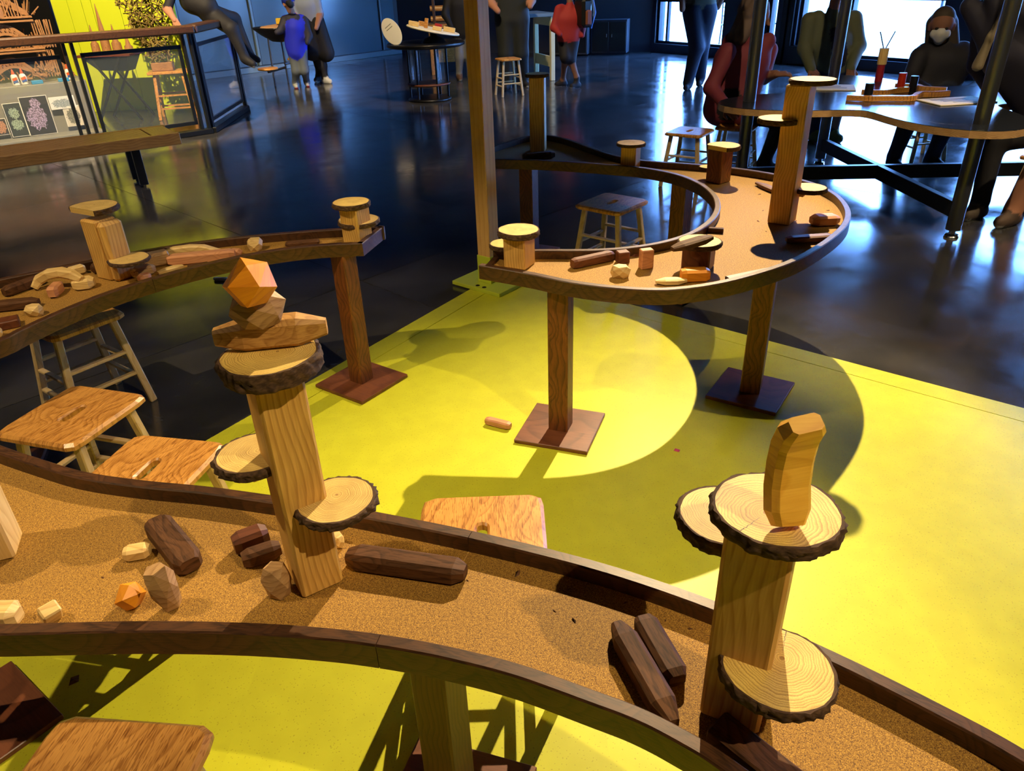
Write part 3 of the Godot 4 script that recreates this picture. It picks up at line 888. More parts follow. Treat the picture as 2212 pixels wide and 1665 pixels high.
# ---------------------------------------------------------------- stools
# oblong oak seat with a hand slot on four splayed legs with stretchers
func seat_shape(w: float, d: float, th: float) -> Shape:
	var s := shape(2)
	var k := 48
	var loops := []
	for q in [[0.0, 0.0, 0.5], [0.0, 0.006, 0.0], [0.0, 0.006, 1.0], [0.006, 0.0, 1.0]]:
		loops.append(q)
	var outer := func(a: float, inset: float) -> Vector2:      # rounded oblong
		var dir := Vector2(cos(a), sin(a))
		var half := Vector2(w / 2.0 - inset, d / 2.0 - inset)
		var r := 0.03
		var q := half - Vector2(r, r)
		var best := Vector2.ZERO
		var t := minf(half.x / maxf(absf(dir.x), 1e-6), half.y / maxf(absf(dir.y), 1e-6))
		best = dir * t
		if absf(best.x) > q.x and absf(best.y) > q.y:
			var c0 := Vector2(signf(dir.x) * q.x, signf(dir.y) * q.y)
			var b := dir.dot(c0)
			var disc := b * b - c0.length_squared() + r * r
			if disc > 0.0:
				best = dir * (b + sqrt(disc))
		return best
	var slot := func(a: float, grow: float) -> Vector2:
		var dir := Vector2(cos(a), sin(a))
		var r := 0.013 + grow
		var l := 0.034
		var t := r / maxf(absf(dir.x), 1e-6)
		if absf(dir.y) * t > l:
			var c0 := Vector2(0, signf(dir.y) * l)
			var b := dir.dot(c0)
			t = b + sqrt(maxf(b * b - l * l + r * r, 0.0))
		return dir * t
	var angles := []
	for j in k:
		angles.append(TAU * j / k)
	var rows := []
	# a closed section round the seat: from slot bottom up, over the top, down the outside and back
	for q in [[0, 0.004, -th], [0, 0.0, -th + 0.004], [0, 0.0, -0.005], [0, 0.006, 0.0], [1, 0.009, 0.0], [1, 0.0, -0.008], [1, 0.0, -th + 0.004], [1, 0.004, -th]]:
		var row := []
		for a in angles:
			var p: Vector2 = slot.call(a, q[1]) if q[0] == 0 else outer.call(a, q[1])
			row.append(Vector3(p.x, q[2], p.y))
		rows.append(row)
	for i in rows.size():
		var nx: Array = rows[(i + 1) % rows.size()]
		for j in k:
			var jn := (j + 1) % k
			var a: Vector3 = rows[i][j]
			var b: Vector3 = rows[i][jn]
			var e: Vector3 = nx[j]
			var f: Vector3 = nx[jn]
			var mid := (a + b + e + f) / 4.0
			var m := (f - a).cross(e - b).normalized()
			var want := Vector3.ZERO
			if i == 3: want = Vector3.UP
			elif i == 7: want = Vector3.DOWN
			elif i < 3: want = -Vector3(mid.x, 0, mid.z).normalized() + Vector3(0, 0.3 if i == 2 else -0.1, 0)
			else: want = Vector3(mid.x, 0, mid.z).normalized() + Vector3(0, 0.3 if i == 4 else -0.1, 0)
			if m.dot(want) < 0.0:
				m = -m
			s.tri(a, b, f, m, m, m, s.uv_of(a, Vector3.UP), s.uv_of(b, Vector3.UP), s.uv_of(f, Vector3.UP))
			s.tri(a, f, e, m, m, m, s.uv_of(a, Vector3.UP), s.uv_of(f, Vector3.UP), s.uv_of(e, Vector3.UP))
	return s


var stool_parts := []

func stool(label: String, at: Vector3, turn: float, seat_m: Material, leg_m: Material, h := 0.43) -> Node3D:
	var t := thing("oak_stool", label, "stool", Vector3(at.x, at.y if at.y < 0.1 else 0.0, at.z), turn, "oblong stools with a hand slot")
	if stool_parts.is_empty():
		stool_parts.append(seat_shape(0.305, 0.322, 0.024))
		for sx in [-1.0, 1.0]:
			for sz in [-1.0, 1.0]:
				var g := shape()
				g.bar(Vector3(sx * 0.158, 0.0, sz * 0.146), Vector3(sx * 0.110, 0.408, sz * 0.104), 0.030, 0.026, 0.004, Vector3.BACK)
				stool_parts.append(g)
		for q in [[0.15, 0], [0.25, 0], [0.12, 1], [0.21, 1]]:
			for sd in [-1.0, 1.0]:
				var k: float = 1.0 - q[0] / 0.408
				var x := lerpf(0.110, 0.158, k)
				var z := lerpf(0.104, 0.146, k)
				var g := shape()
				if q[1] == 0:
					g.bar(Vector3(-x, q[0], sd * z), Vector3(x, q[0], sd * z), 0.024, 0.014, 0.003)
				else:
					g.bar(Vector3(sd * x, q[0], -z), Vector3(sd * x, q[0], z), 0.024, 0.014, 0.003)
				stool_parts.append(g)
	part(t, "seat", stool_parts[0], seat_m, Vector3(0, h, 0))
	for i in range(1, stool_parts.size()):
		var o := part(t, "leg" if i < 5 else "stretcher", stool_parts[i], leg_m)
		o.scale.y = h / 0.43
	return t


func add_stools() -> void:
	stool("oak stool with a lengthwise slot tucked behind the foreground table in the middle", Vector3(-0.085, 0.006, -1.352), 0.0, M.oak, M.birch)
	stool("stool half in shade left of the tall tower behind the foreground table", Vector3(-1.385, 0.0, -2.015), -0.31, M.oak, M.birch)
	stool("oak stool pressed against the far rim of the foreground table at the left", Vector3(-1.0173, 0.43, -1.6933), -0.22, M.oak, M.birch)
	stool("stool standing under the near rim of the left table", Vector3(-1.790, 0.0, -2.800), 0.93, M.oak, M.birch)
	stool("square-set stool standing alone inside the ring table", Vector3(0.6074, 0.43, -4.1695), -0.72, M.oak, M.birch)
	stool("oak stool seat cut off in the bottom left corner below the foreground table", Vector3(-0.722, 0.006, -0.732), -0.12, M.oak, M.birch)
	stool("stool shining in the window light left of the visitors' table", Vector3(1.4973, 0.43, -6.133), -0.62, M.oak, M.birch)
	stool("stool under the seated visitor in the maroon hoodie", Vector3(1.93, 0.0, -6.30), -0.5, M.oak, M.birch)
	stool("stool under the seated visitor with the white face mask", Vector3(3.72, 0.0, -6.75), 0.15, M.oak, M.birch)
	stool("stool under the visitor in navy at the right edge", Vector3(3.58, 0.0, -4.85), 0.6, M.oak, M.birch)
	stool("stool with pale legs just right of the tall post in the background", Vector3(0.1219, 0.43, -11.4826), 0.35, M.oak, M.birch, 0.50)


# ---------------------------------------------------------------- the hall
# wall from a to b (x, z), its body on the outer side; openings: [from, to, low, high] along it
func wall(called: String, a: Vector2, b: Vector2, h: float, m: Material, openings := []) -> void:
	var s := shape()
	var l := (b - a).length()
	var d := (b - a) / l
	var xf := Transform3D(Basis(Vector3(d.x, 0, d.y), Vector3.UP, Vector3(-d.y, 0, d.x)), Vector3(a.x, 0, a.y))
	var th := 0.25
	var boxes := []
	var at := 0.0
	for o in openings:
		boxes.append([at, o[0], 0.0, h])
		boxes.append([o[0], o[1], 0.0, o[2]])
		boxes.append([o[0], o[1], o[3], h])
		at = o[1]
	boxes.append([at, l, 0.0, h])
	for q in boxes:
		if q[1] - q[0] > 0.001 and q[3] - q[2] > 0.001:
			s.box(Vector3(q[1] - q[0], q[3] - q[2], th), 0.0, xf * Transform3D(Basis(), Vector3((q[0] + q[1]) / 2.0, (q[2] + q[3]) / 2.0, -th / 2.0)))
	structure(called, s, m)


func along(a: Vector2, b: Vector2) -> Transform3D:
	var d := (b - a).normalized()
	return Transform3D(Basis(Vector3(d.x, 0, d.y), Vector3.UP, Vector3(-d.y, 0, d.x)), Vector3(a.x, 0, a.y))


func window(n: int, xf: Transform3D, u0: float, u1: float, y0: float, y1: float, bars: Array) -> void:
	var w := Node3D.new()
	w.name = "window_%d" % n
	add_child(w)
	w.transform = xf
	w.set_meta("kind", "structure")
	var s := shape()
	var f := 0.05
	for q in [[u0, u0 + f, y0, y1], [u1 - f, u1, y0, y1], [u0, u1, y0, y0 + f], [u0, u1, y1 - f, y1]]:
		s.box(Vector3(q[1] - q[0], q[3] - q[2], 0.09), 0.004, Transform3D(Basis(), Vector3((q[0] + q[1]) / 2.0, (q[2] + q[3]) / 2.0, -0.10)))
	part(w, "window_frame", s, M.frame)
	for b in bars:
		var k := shape()
		k.box(Vector3(b[1] - b[0], b[3] - b[2], 0.07), 0.003, Transform3D(Basis(), Vector3((b[0] + b[1]) / 2.0, (b[2] + b[3]) / 2.0, -0.10)))
		part(w, "glazing_bar", k, M.frame)
	var p := shape()
	p.box(Vector3(u1 - u0 - 2.0 * f, y1 - y0 - 2.0 * f, 0.008), 0.0, Transform3D(Basis(), Vector3((u0 + u1) / 2.0, (y0 + y1) / 2.0, -0.10)))
	part(w, "pane", p, M.pane)


func add_hall() -> void:
	# floor of saw-cut polished slabs, laid at an angle
	var fl := Node3D.new()
	fl.name = "floor"
	add_child(fl)
	fl.set_meta("kind", "structure")
	fl.rotation.y = 0.797
	var tile := 3.66
	var base := shape()
	base.box(Vector3(46, 0.1, 46), 0.0, Transform3D(Basis(), Vector3(0, -0.10, 0)))
	part(fl, "floor_bed", base, M.black_rubber)
	var origin := Vector3(-1.65, 0, -3.42).rotated(Vector3.UP, -0.797)
	var bound := PackedVector2Array([Vector2(-9.6, 4.1), Vector2(-9.6, -12.9), Vector2(-2.2, -19.0), Vector2(3.3, -17.4), Vector2(9.6, -7.0), Vector2(9.6, 4.1)])
	for i in range(-6, 7):
		for j in range(-6, 7):
			var c0 := Vector3(origin.x + (i + 0.5) * tile + 1.1, -0.025, origin.z + (j + 0.5) * tile)
			var wpos := c0.rotated(Vector3.UP, 0.797)
			var ok := Geometry2D.is_point_in_polygon(Vector2(wpos.x, wpos.z), bound)
			for e in bound:
				ok = ok or Vector2(wpos.x, wpos.z).distance_to(e) < 2.6
			for e in bound.size():
				var near := Geometry2D.get_closest_point_to_segment(Vector2(wpos.x, wpos.z), bound[e], bound[(e + 1) % bound.size()])
				ok = ok or near.distance_to(Vector2(wpos.x, wpos.z)) < 2.0
			if ok:
				var s := shape()
				s.prism(PackedVector2Array([Vector2(-tile / 2 + 0.002, -tile / 2 + 0.002), Vector2(tile / 2 - 0.002, -tile / 2 + 0.002), Vector2(tile / 2 - 0.002, tile / 2 - 0.002), Vector2(-tile / 2 + 0.002, tile / 2 - 0.002)]), -0.025, 0.025)
				part(fl, "floor_slab", s, M.floor, c0)
	var c1 := shape()
	c1.prism(PackedVector2Array([Vector2(-9.75, 4.25), Vector2(-9.75, -10.6), Vector2(-2.3, -18.95), Vector2(3.25, -17.15), Vector2(9.55, -7.35), Vector2(9.75, 4.25)]), 5.0, 5.2)
	structure("ceiling", c1, M.ceiling)
	var w0 := Vector2(-9.5, 4)
	var w1 := Vector2(-9.5, -10.53)
	var w3 := Vector2(-2.25, -18.63)
	var w4 := Vector2(3.16, -16.86)
	var w5 := Vector2(9.30, -7.31)
	var w6 := Vector2(9.5, 4)
	wall("wall_left", w0, w1, 5.0, M.dark_wall)
	wall("wall_back_left", w1, w3, 5.0, M.dark_wall)
	wall("wall_back", w3, w4, 5.0, M.dark_wall)
	var top := 3.1
	wall("wall_window", w4, w5, 5.0, M.dark_wall, [[0.10, 1.90, 0.17, top], [2.88, 3.10, 0.30, top], [3.53, 4.22, 0.30, top], [4.46, 6.02, 0.16, top], [6.75, 8.35, 0.16, top], [8.7, 10.3, 0.16, top]])
	wall("wall_right", w5, w6, 5.0, M.dark_wall)
	wall("wall_front", w6, w0, 5.0, M.dark_wall)
	var xf := along(w4, w5)
	window(1, xf, 0.10, 1.90, 0.17, top, [[0.34, 0.39, 0.17, top], [0.15, 1.85, 0.93, 0.98]])
	window(2, xf, 2.88, 3.10, 0.30, top, [])
	window(3, xf, 3.53, 4.22, 0.30, top, [])
	window(4, xf, 4.46, 6.02, 0.16, top, [[4.5, 5.98, 1.0, 1.08]])
	window(5, xf, 6.75, 8.35, 0.16, top, [[6.8, 8.3, 1.0, 1.08]])
	window(6, xf, 8.7, 10.3, 0.16, top, [[8.7, 10.3, 1.0, 1.08]])
	# doors between the windows
	for q in [[2.72, 3.34], [3.38, 4.34]]:
		var door := Node3D.new()
		door.name = "door_%d" % (1 if q[0] < 3.0 else 2)
		add_child(door)
		door.transform = xf
		door.set_meta("kind", "structure")
		var s := shape()
		for e in [[q[0], q[0] + 0.10], [q[1] - 0.10, q[1]]]:
			s.box(Vector3(e[1] - e[0], 2.4, 0.05), 0.004, Transform3D(Basis(), Vector3((e[0] + e[1]) / 2.0, 1.2, 0.03)))
		s.box(Vector3(q[1] - q[0], 0.28, 0.05), 0.004, Transform3D(Basis(), Vector3((q[0] + q[1]) / 2.0, 0.15, 0.03)))
		part(door, "door_frame", s, M.frame)
		var bar := shape()
		bar.box(Vector3(q[1] - q[0] - 0.1, 0.05, 0.05), 0.01, Transform3D(Basis(), Vector3((q[0] + q[1]) / 2.0, 1.05, 0.08)))
		part(door, "push_bar", bar, M.steel)
	# blue-grey glossy panels in frames along the back left wall
	var px := along(w1, w3)
	var len := (w3 - w1).length()
	var trim := shape()
	trim.box(Vector3(len, 0.10, 0.03), 0.004, px * Transform3D(Basis(), Vector3(len / 2.0, 0.05, 0.016)))
	structure("baseboard_back", trim, M.panel_frame)
	var at := len - 0.08
	var k := 1
	for wd in [0.45, 1.62, 1.55, 1.5, 1.5, 1.5]:
		var s := shape()
		s.box(Vector3(wd - 0.10, 3.2, 0.02), 0.003, px * Transform3D(Basis(), Vector3(at - wd / 2.0, 1.72, 0.012)))
		var o := structure("trim_%d" % k, s, M.panel)
		var f := shape()
		f.box(Vector3(0.05, 3.2, 0.05), 0.004, px * Transform3D(Basis(), Vector3(at - wd, 1.72, 0.025)))
		part(o, "panel_stile", f, M.panel_frame)
		var g := shape()
		g.box(Vector3(0.03, 3.2, 0.02), 0.002, px * Transform3D(Basis(), Vector3(at - wd + 0.045, 1.72, 0.012)))
		part(o, "shadow_gap", g, M.black)
		at -= wd
		k += 1
	# pavement outside
	var pv := shape()
	pv.prism(PackedVector2Array([Vector2(2.6, -17.2), Vector2(9.6, -6.9), Vector2(60, -20), Vector2(40, -70), Vector2(-4, -60)]), -0.12, -0.02)
	structure("ground", pv, M.pavement)
	var bx := along(w4, w5)
	for q in [[0.72, -1.6, 0.0], [1.18, -2.4, 0.7]]:
		var t := thing("cafe_chair", "dark tubular cafe chair outside the left window" if q[2] == 0.0 else "second dark tubular cafe chair farther out on the pavement", "chair", bx * Vector3(q[0], -0.02, q[1]), q[2])
		var seat := shape()
		seat.box(Vector3(0.40, 0.03, 0.40), 0.008, Transform3D(Basis(), Vector3(0, 0.46, 0)))
		part(t, "seat", seat, M.frame)
		for sx in [-1.0, 1.0]:
			var g := shape()
			g.tube([Vector3(sx * 0.19, 0, 0.2), Vector3(sx * 0.18, 0.45, 0.17)], [0.014], 8)
			part(t, "leg", g, M.frame)
			var r := shape()
			r.tube([Vector3(sx * 0.19, 0, -0.22), Vector3(sx * 0.18, 0.45, -0.17), Vector3(sx * 0.18, 0.9, -0.22)], [0.014], 8)
			part(t, "leg", r, M.frame)
		for y in [0.62, 0.78, 0.88]:
			var b := shape()
			b.bar(Vector3(-0.18, y, -0.20), Vector3(0.18, y, -0.20), 0.05, 0.015, 0.004)
			part(t, "back_slat", b, M.frame)
	for q in [[4.75, -2.2, 0.0], [5.55, -3.0, 0.35]]:
		var s := shape()
		s.tube([Vector3(0, 0, 0), Vector3(q[2], 3.4, 0)], [0.03], 8)
		solid("street_pole", s, M.steel, "thin upright grey pole outside the right window" if q[2] == 0.0 else "thin slanting grey pole outside the right window", "pole", "", bx * Vector3(q[0], -0.02, q[1]))

	# yellow-green mat with a seamed border
	var m := Node3D.new()
	m.name = "floor_mat"
	add_child(m)
	tag(m, "large yellow-green floor mat with a seamed border under the play tables", "mat")
	var c := Vector2(-0.03, -4.27)
	var dl := (Vector2(-1.25, -2.45) - c).normalized()
	var dr := (Vector2(1.66, -2.82) - c).normalized()
	var far_l := c + dl * 7.0
	var far_r := c + dr * 5.5
	var bw := 0.115
	# inner corner of the border
	var nl := Vector2(-dl.y, dl.x)
	if nl.dot(dr) < 0.0: nl = -nl
	var nr := Vector2(-dr.y, dr.x)
	if nr.dot(dl) < 0.0: nr = -nr
	var ic: Vector2 = Geometry2D.line_intersects_line(c + nl * bw, dl, c + nr * bw, dr)
	var s1 := shape()
	s1.prism(PackedVector2Array([ic, ic + dl * 6.6, ic + dl * 6.6 + dr * 5.3, ic + dr * 5.3]), 0.0005, 0.006)
	part(m, "mat_field", s1, M.mat)
	var s2 := shape()
	s2.prism(PackedVector2Array([c, far_l, far_l + nl * (bw - 0.003), ic - dr * 0.003 + dl * 0.0]), 0.0005, 0.0065)
	part(m, "mat_border", s2, M.mat)
	var s3 := shape()
	s3.prism(PackedVector2Array([c, ic - dl * 0.003, far_r + nr * (bw - 0.003), far_r]), 0.0005, 0.0065)
	part(m, "mat_border", s3, M.mat)

	# tall square post on a painted plate
	var t := thing("timber_post", "tall square timber post rising past the ring table from a lime plate", "post", Vector3(-0.105, 0.0065, -4.06))
	var g := shape()
	g.box(Vector3(0.089, 4.92, 0.089), 0.004, Transform3D(Basis(Vector3.UP, 0.90), Vector3(0, 2.53, 0)))
	part(t, "shaft", g, M.post)
	var p := shape()
	p.box(Vector3(0.36, 0.022, 0.26), 0.002, Transform3D(Basis(Vector3.UP, -0.70), Vector3(0, 0.011, 0)))
	part(t, "foot_plate", p, M.lime_paint)
	var sl := shape()
	sl.box(Vector3(0.096, 0.16, 0.096), 0.002, Transform3D(Basis(Vector3.UP, 0.90), Vector3(0, 0.102, 0)))
	part(t, "painted_foot", sl, M.lime_paint)
	for q in [Vector3(-0.1743, 0.03, -3.9843), Vector3(-0.1367, 0.03, -3.9521)]:
		var b := shape()
		b.lathe([Vector2(0, 0.004), Vector2(0.010, 0.003), Vector2(0.013, 0.0)], 12)
		part(t, "bolt_head", b, M.black, Vector3(q.x + 0.105, 0.022, q.z + 4.06))
	# small things dropped on the mat and the floor
	block("small pinkish block dropped on the yellow mat", Vector3(-0.1098, 0.02, -2.539), Vector3(-0.0116, 0.02, -2.4868), 0.034, 0.028, "bar", M.pink, 0.12, 0.7)
	block("small white chalky block dropped on the dark floor behind the orange block", Vector3(-1.7992, 0.01, -4.308), Vector3(-1.7028, 0.01, -4.2902), 0.02, 0.02, "bar", M.white)
	var f0 := shape()
	f0.hull([Vector3(-0.012, 0, 0), Vector3(0.006, 0, 0.010), Vector3(0.014, 0, -0.004), Vector3(0, 0.008, 0.002), Vector3(-0.004, 0.004, -0.010)])
	solid("candy_wrapper", f0, mat(Color(0.78, 0.25, 0.45), 0.5), "tiny pink scrap of wrapper lying on the yellow mat", "wrapper", "", Vector3(0.6083, 0.0075, -2.2912))
	var f1 := shape()
	f1.hull([Vector3(-0.012, 0, 0.012), Vector3(0.012, 0, 0.010), Vector3(0.014, 0, -0.014), Vector3(-0.006, 0, -0.016), Vector3(0, 0.004, 0)])
	solid("cork_scrap", f1, M.walnut, "small dark scrap lying on the mat under the near rim", "scrap", "", Vector3(-1.1823, 0.0075, -1.3412), 0.5)


# round spotlight can with a glowing lens; the lamp sits just in front of it
func spot(label: String, at: Vector3, to: Vector3, energy: float, angle: float, col: Color, size := 0.03, blend := 0.35) -> void:
	var t := thing("track_spotlight", label, "spotlight", at, 0.0, "track spotlights under the ceiling")
	var d := (to - at).normalized()
	t.look_at_from_position(at, to, Vector3.UP if absf(d.y) < 0.99 else Vector3.RIGHT)
	var s := shape()
	s.tube([Vector3(0, 0, 0.30), Vector3(0, 0, 0.06), Vector3(0, 0, 0.02)], [0.055, 0.06, 0.065], 20)
	part(t, "can", s, M.black)
	var l := shape()
	l.tube([Vector3(0, 0, 0.02), Vector3(0, 0, 0.005)], [0.05, 0.05], 20)
	var glow := mat(col, 0.5)
	glow.emission_enabled = true
	glow.emission = col
	glow.emission_energy_multiplier = 6.0
	part(t, "lamp_lens", l, glow)
	var a := shape()
	a.bar(Vector3(0, 0.0, 0.2), t.transform.affine_inverse() * Vector3(at.x, 5.0, at.z), 0.02, 0.02)
	part(t, "hanger", a, M.black)
	var lamp := SpotLight3D.new()
	lamp.name = "lamp"
	t.add_child(lamp)
	lamp.position = Vector3(0, 0, -0.02)
	lamp.light_color = col
	lamp.light_energy = energy
	lamp.spot_range = 40.0
	lamp.spot_attenuation = 2.0
	lamp.spot_angle = angle
	lamp.spot_angle_attenuation = blend
	lamp.light_size = size
	lamp.shadow_enabled = true


# ---------------------------------------------------------------- exhibit behind the railing
func photo_picture(s: int, pale: Color, dark: Color, shapes: Array) -> ImageTexture:
	var f := noise(s, 4)
	return picture(96, 96, func(u: float, v: float) -> Color:
		var col := dark
		for q in shapes:      # [x, y, rx, ry]
			var d := Vector2((u - q[0]) / q[2], (v - q[1]) / q[3]).length() + 0.35 * f.get_noise_2d(u * 7.0, v * 7.0)
			if d < 1.0:
				col = pale.lerp(dark, clampf(0.25 + 0.9 * f.get_noise_2d(u * 16.0 + 5.0, v * 16.0), 0.0, 1.0))
		return col.lerp(Color(0.5, 0.5, 0.48), clampf(0.25 * f.get_noise_2d(u * 30.0, v * 30.0), 0.0, 1.0)))


# a lacy arch of glued sticks between two points
func stick_arch(s: Shape, a: Vector3, b: Vector3, rise: float, deep: float, count: int) -> void:
	var prev := []
	for i in count + 1:
		var k := float(i) / count
		var p := a.lerp(b, k) + Vector3(0, rise * sin(PI * k), 0)
		var q := a.lerp(b, k) + Vector3(0, rise * 0.72 * sin(PI * k) - 0.02, 0)
		if i > 0:
			s.bar(prev[0], p, 0.014, deep)
			s.bar(prev[1], q, 0.012, deep)
			s.bar(prev[0], q, 0.008, 0.01)
		s.bar(p, q, 0.008, deep * 0.8)
		prev = [p, q]


func add_exhibit() -> void:
	# lime back wall of boards
	var g := Node3D.new()
	g.name = "wall_exhibit"
	add_child(g)
	g.set_meta("kind", "structure")
	var x := -6.06
	for w in [0.22, 0.19, 0.13, 0.37, 0.37, 0.36]:
		var s := shape()
		s.box(Vector3(w - 0.006, 3.0, 0.06), 0.003, Transform3D(Basis(), Vector3(x + w / 2.0, 1.5, -11.45)))
		part(g, "wall_board", s, M.lime)
		x += w
	var dk := shape()
	dk.box(Vector3(3.4, 3.4, 0.06), 0.0, Transform3D(Basis(), Vector3(-7.80, 1.7, -11.46)))
	part(g, "dark_panel", dk, M.black)
	# grey pedestal
	var pf := along(Vector2(-6.95, -8.47), Vector2(-5.04, -9.77))      # front edge, local z towards the visitor
	var ped := thing("display_pedestal", "low grey display pedestal carrying the stick sculpture", "pedestal", Vector3.ZERO)
	ped.transform = pf
	var s0 := shape()
	s0.box(Vector3(2.31, 0.60, 1.3), 0.006, Transform3D(Basis(), Vector3(1.155, 0.30, -0.65)))
	part(ped, "body", s0, M.grey_paint)
	var s1 := shape()
	s1.box(Vector3(2.31, 0.05, 0.30), 0.004, Transform3D(Basis(), Vector3(1.155, 0.025, 0.16)))
	part(ped, "ledge", s1, M.grey_paint)
	# photographs standing on the ledge
	var pale := Color(0.80, 0.80, 0.76)
	var photos := [
		[1.06, 0.20, 0.16, 0.30, photo_picture(1, Color(0.75, 0.78, 0.72), Color(0.12, 0.13, 0.12), [[0.3, 0.3, 0.4, 0.3], [0.6, 0.8, 0.5, 0.25]]), "grey photograph cut off by the left edge under the sculpture"],
		[1.26, 0.13, 0.17, 0.17, photo_picture(2, Color(0.78, 0.55, 0.40), Color(0.14, 0.12, 0.11), [[0.6, 0.5, 0.35, 0.4]]), "small photograph with an orange patch below the sculpture"],
		[1.455, 0.19, 0.17, 0.36, photo_picture(3, Color(0.62, 0.70, 0.60), Color(0.10, 0.14, 0.13), [[0.5, 0.3, 0.3, 0.16], [0.5, 0.65, 0.35, 0.16]]), "dark greenish photograph beside the mauve one"],
		[1.69, 0.21, 0.28, 0.42, photo_picture(4, Color(0.66, 0.58, 0.72), Color(0.07, 0.06, 0.08), [[0.45, 0.55, 0.36, 0.30], [0.5, 0.2, 0.2, 0.16]]), "large photograph of a mauve figure on black"],
		[1.985, 0.35, 0.26, 0.13, photo_picture(5, Color(0.42, 0.48, 0.50), Color(0.82, 0.82, 0.80), [[0.5, 0.55, 0.42, 0.35]]), "wide pale photograph of a hill shape"],
		[2.06, 0.16, 0.18, 0.22, photo_picture(6, Color(0.30, 0.31, 0.28), Color(0.74, 0.72, 0.64), [[0.5, 0.5, 0.38, 0.4]]), "small cream photograph at the right of the row"],
	]
	for q in photos:
		var p := shape()
		var m := mat(Color.WHITE, 0.5)
		m.albedo_texture = q[4]
		p.off = Vector2.ZERO
		var h := Vector2(q[2], q[3]) / 2.0
		var fr := Vector3(0, 0, 0.006)
		p.tri(Vector3(-h.x, -h.y, 0.006), Vector3(h.x, -h.y, 0.006), Vector3(h.x, h.y, 0.006), Vector3.BACK, Vector3.BACK, Vector3.BACK, Vector2(0, 1), Vector2(1, 1), Vector2(1, 0))
		p.tri(Vector3(-h.x, -h.y, 0.006), Vector3(h.x, h.y, 0.006), Vector3(-h.x, h.y, 0.006), Vector3.BACK, Vector3.BACK, Vector3.BACK, Vector2(0, 1), Vector2(1, 0), Vector2(0, 0))
		var t := thing("photograph", q[5], "photograph", Vector3.ZERO, 0.0, "photographs below the sculpture")
		t.transform = pf * Transform3D(Basis(Vector3.RIGHT, -0.08), Vector3(q[0], q[1] + (0.06 if q[1] < 0.3 else 0.03), 0.035 + 0.08 * q[3]))
		part(t, "print", p, m)
		var bd := shape()
		bd.box(Vector3(q[2] + 0.012, q[3] + 0.012, 0.01), 0.001)
		part(t, "mount", bd, M.white)
	# lattice sculpture of glued sticks
	var sc := thing("stick_sculpture", "lacy brown sculpture of arches and tiers glued from thin sticks", "sculpture", Vector3.ZERO)
	sc.transform = pf * Transform3D(Basis(), Vector3(0, 0.640, -0.42))
	var stick := textured(wood_picture(Color(0.60, 0.43, 0.26), Color(0.40, 0.25, 0.13), 131, 10.0, 0.3, 0.0, 128), 0.2, 0.7)
	for q in [["lower_arch", 1.35, 1.90, 0.0, 0.22], ["lower_arch", 1.90, 2.25, 0.0, 0.17], ["middle_arch", 1.35, 1.95, 0.34, 0.24], ["lower_arch", 0.75, 1.35, 0.0, 0.25], ["middle_arch", 0.85, 1.45, 0.34, 0.26], ["upper_arch", 1.25, 1.95, 0.70, 0.20], ["upper_arch", 0.7, 1.3, 0.7, 0.22]]:
		var s := shape()
		for z in [0.0, -0.16]:
			stick_arch(s, Vector3(q[1], q[3], z), Vector3(q[2], q[3], z), q[4], 0.03, 14)
		part(sc, q[0], s, stick)
	for y in [0.29, 0.32, 0.62, 0.66, 0.96, 1.0]:
		var s := shape(0)
		s.box(Vector3(1.30 - y * 0.2, 0.022, 0.30), 0.003, Transform3D(Basis(), Vector3(1.40, y, -0.08)))
		part(sc, "tier", s, stick)
	for q in [[0.66, 0.96, 0.92, 1.90], [0.32, 0.62, 1.96, 2.16], [1.0, 1.25, 0.95, 1.86], [0.0, 0.29, 1.92, 2.10]]:
		var s := shape()
		var u: float = q[2]
		while u < q[3]:
			s.bar(Vector3(u, q[0], 0.04), Vector3(u + rng.randf_range(-0.02, 0.02), q[1], 0.04), 0.012, 0.012)
			s.bar(Vector3(u, q[0], -0.12), Vector3(u + rng.randf_range(-0.03, 0.03), q[1], -0.12), 0.014, 0.014)
			u += 0.030
		part(sc, "picket_row", s, stick)
	for q in [[1.62, 0.66], [1.15, 0.66], [1.40, 1.0]]:
		var s := shape()
		s.tube([Vector3(q[0], q[1], -0.02), Vector3(q[0], q[1] + 0.10, -0.02), Vector3(q[0], q[1] + 0.20, -0.02), Vector3(q[0], q[1] + 0.27, -0.02)], [0.11, 0.105, 0.075, 0.01], 12)
		part(sc, "dome", s, stick)
	var st := shape()
	for i in 260:
		var bx := Vector3(rng.randf_range(0.8, 2.02), [0.0, 0.32, 0.68, 1.02][i % 4], rng.randf_range(-0.2, 0.05))
		st.bar(bx, bx + Vector3(rng.randf_range(-0.10, 0.10), rng.randf_range(0.02, 0.22), rng.randf_range(-0.04, 0.04)), 0.012, 0.012)
	var so := part(sc, "loose_sticks", st, stick)
	so.set_meta("kind", "stuff")
	# rubble, glue bottles and blue boxes on the pedestal
	var rb := shape()
	for i in 26:
		var c := Vector3(rng.randf_range(-0.13, 0.13), rng.randf_range(0.0, 0.10), rng.randf_range(-0.08, 0.06))
		rb.bar(c, c + Vector3(rng.randf_range(-0.1, 0.1), rng.randf_range(-0.01, 0.05), rng.randf_range(-0.05, 0.05)), 0.02, 0.02)
	var heap := solid("stick_heap", rb, stick, "heap of loose brown sticks lying between the glue bottles", "sticks")
	heap.transform = pf * Transform3D(Basis(), Vector3(1.90, 0.64, -0.20))
	var orange := mat(Color(0.92, 0.30, 0.05), 0.5)
	var blue := mat(Color(0.12, 0.30, 0.62), 0.5)
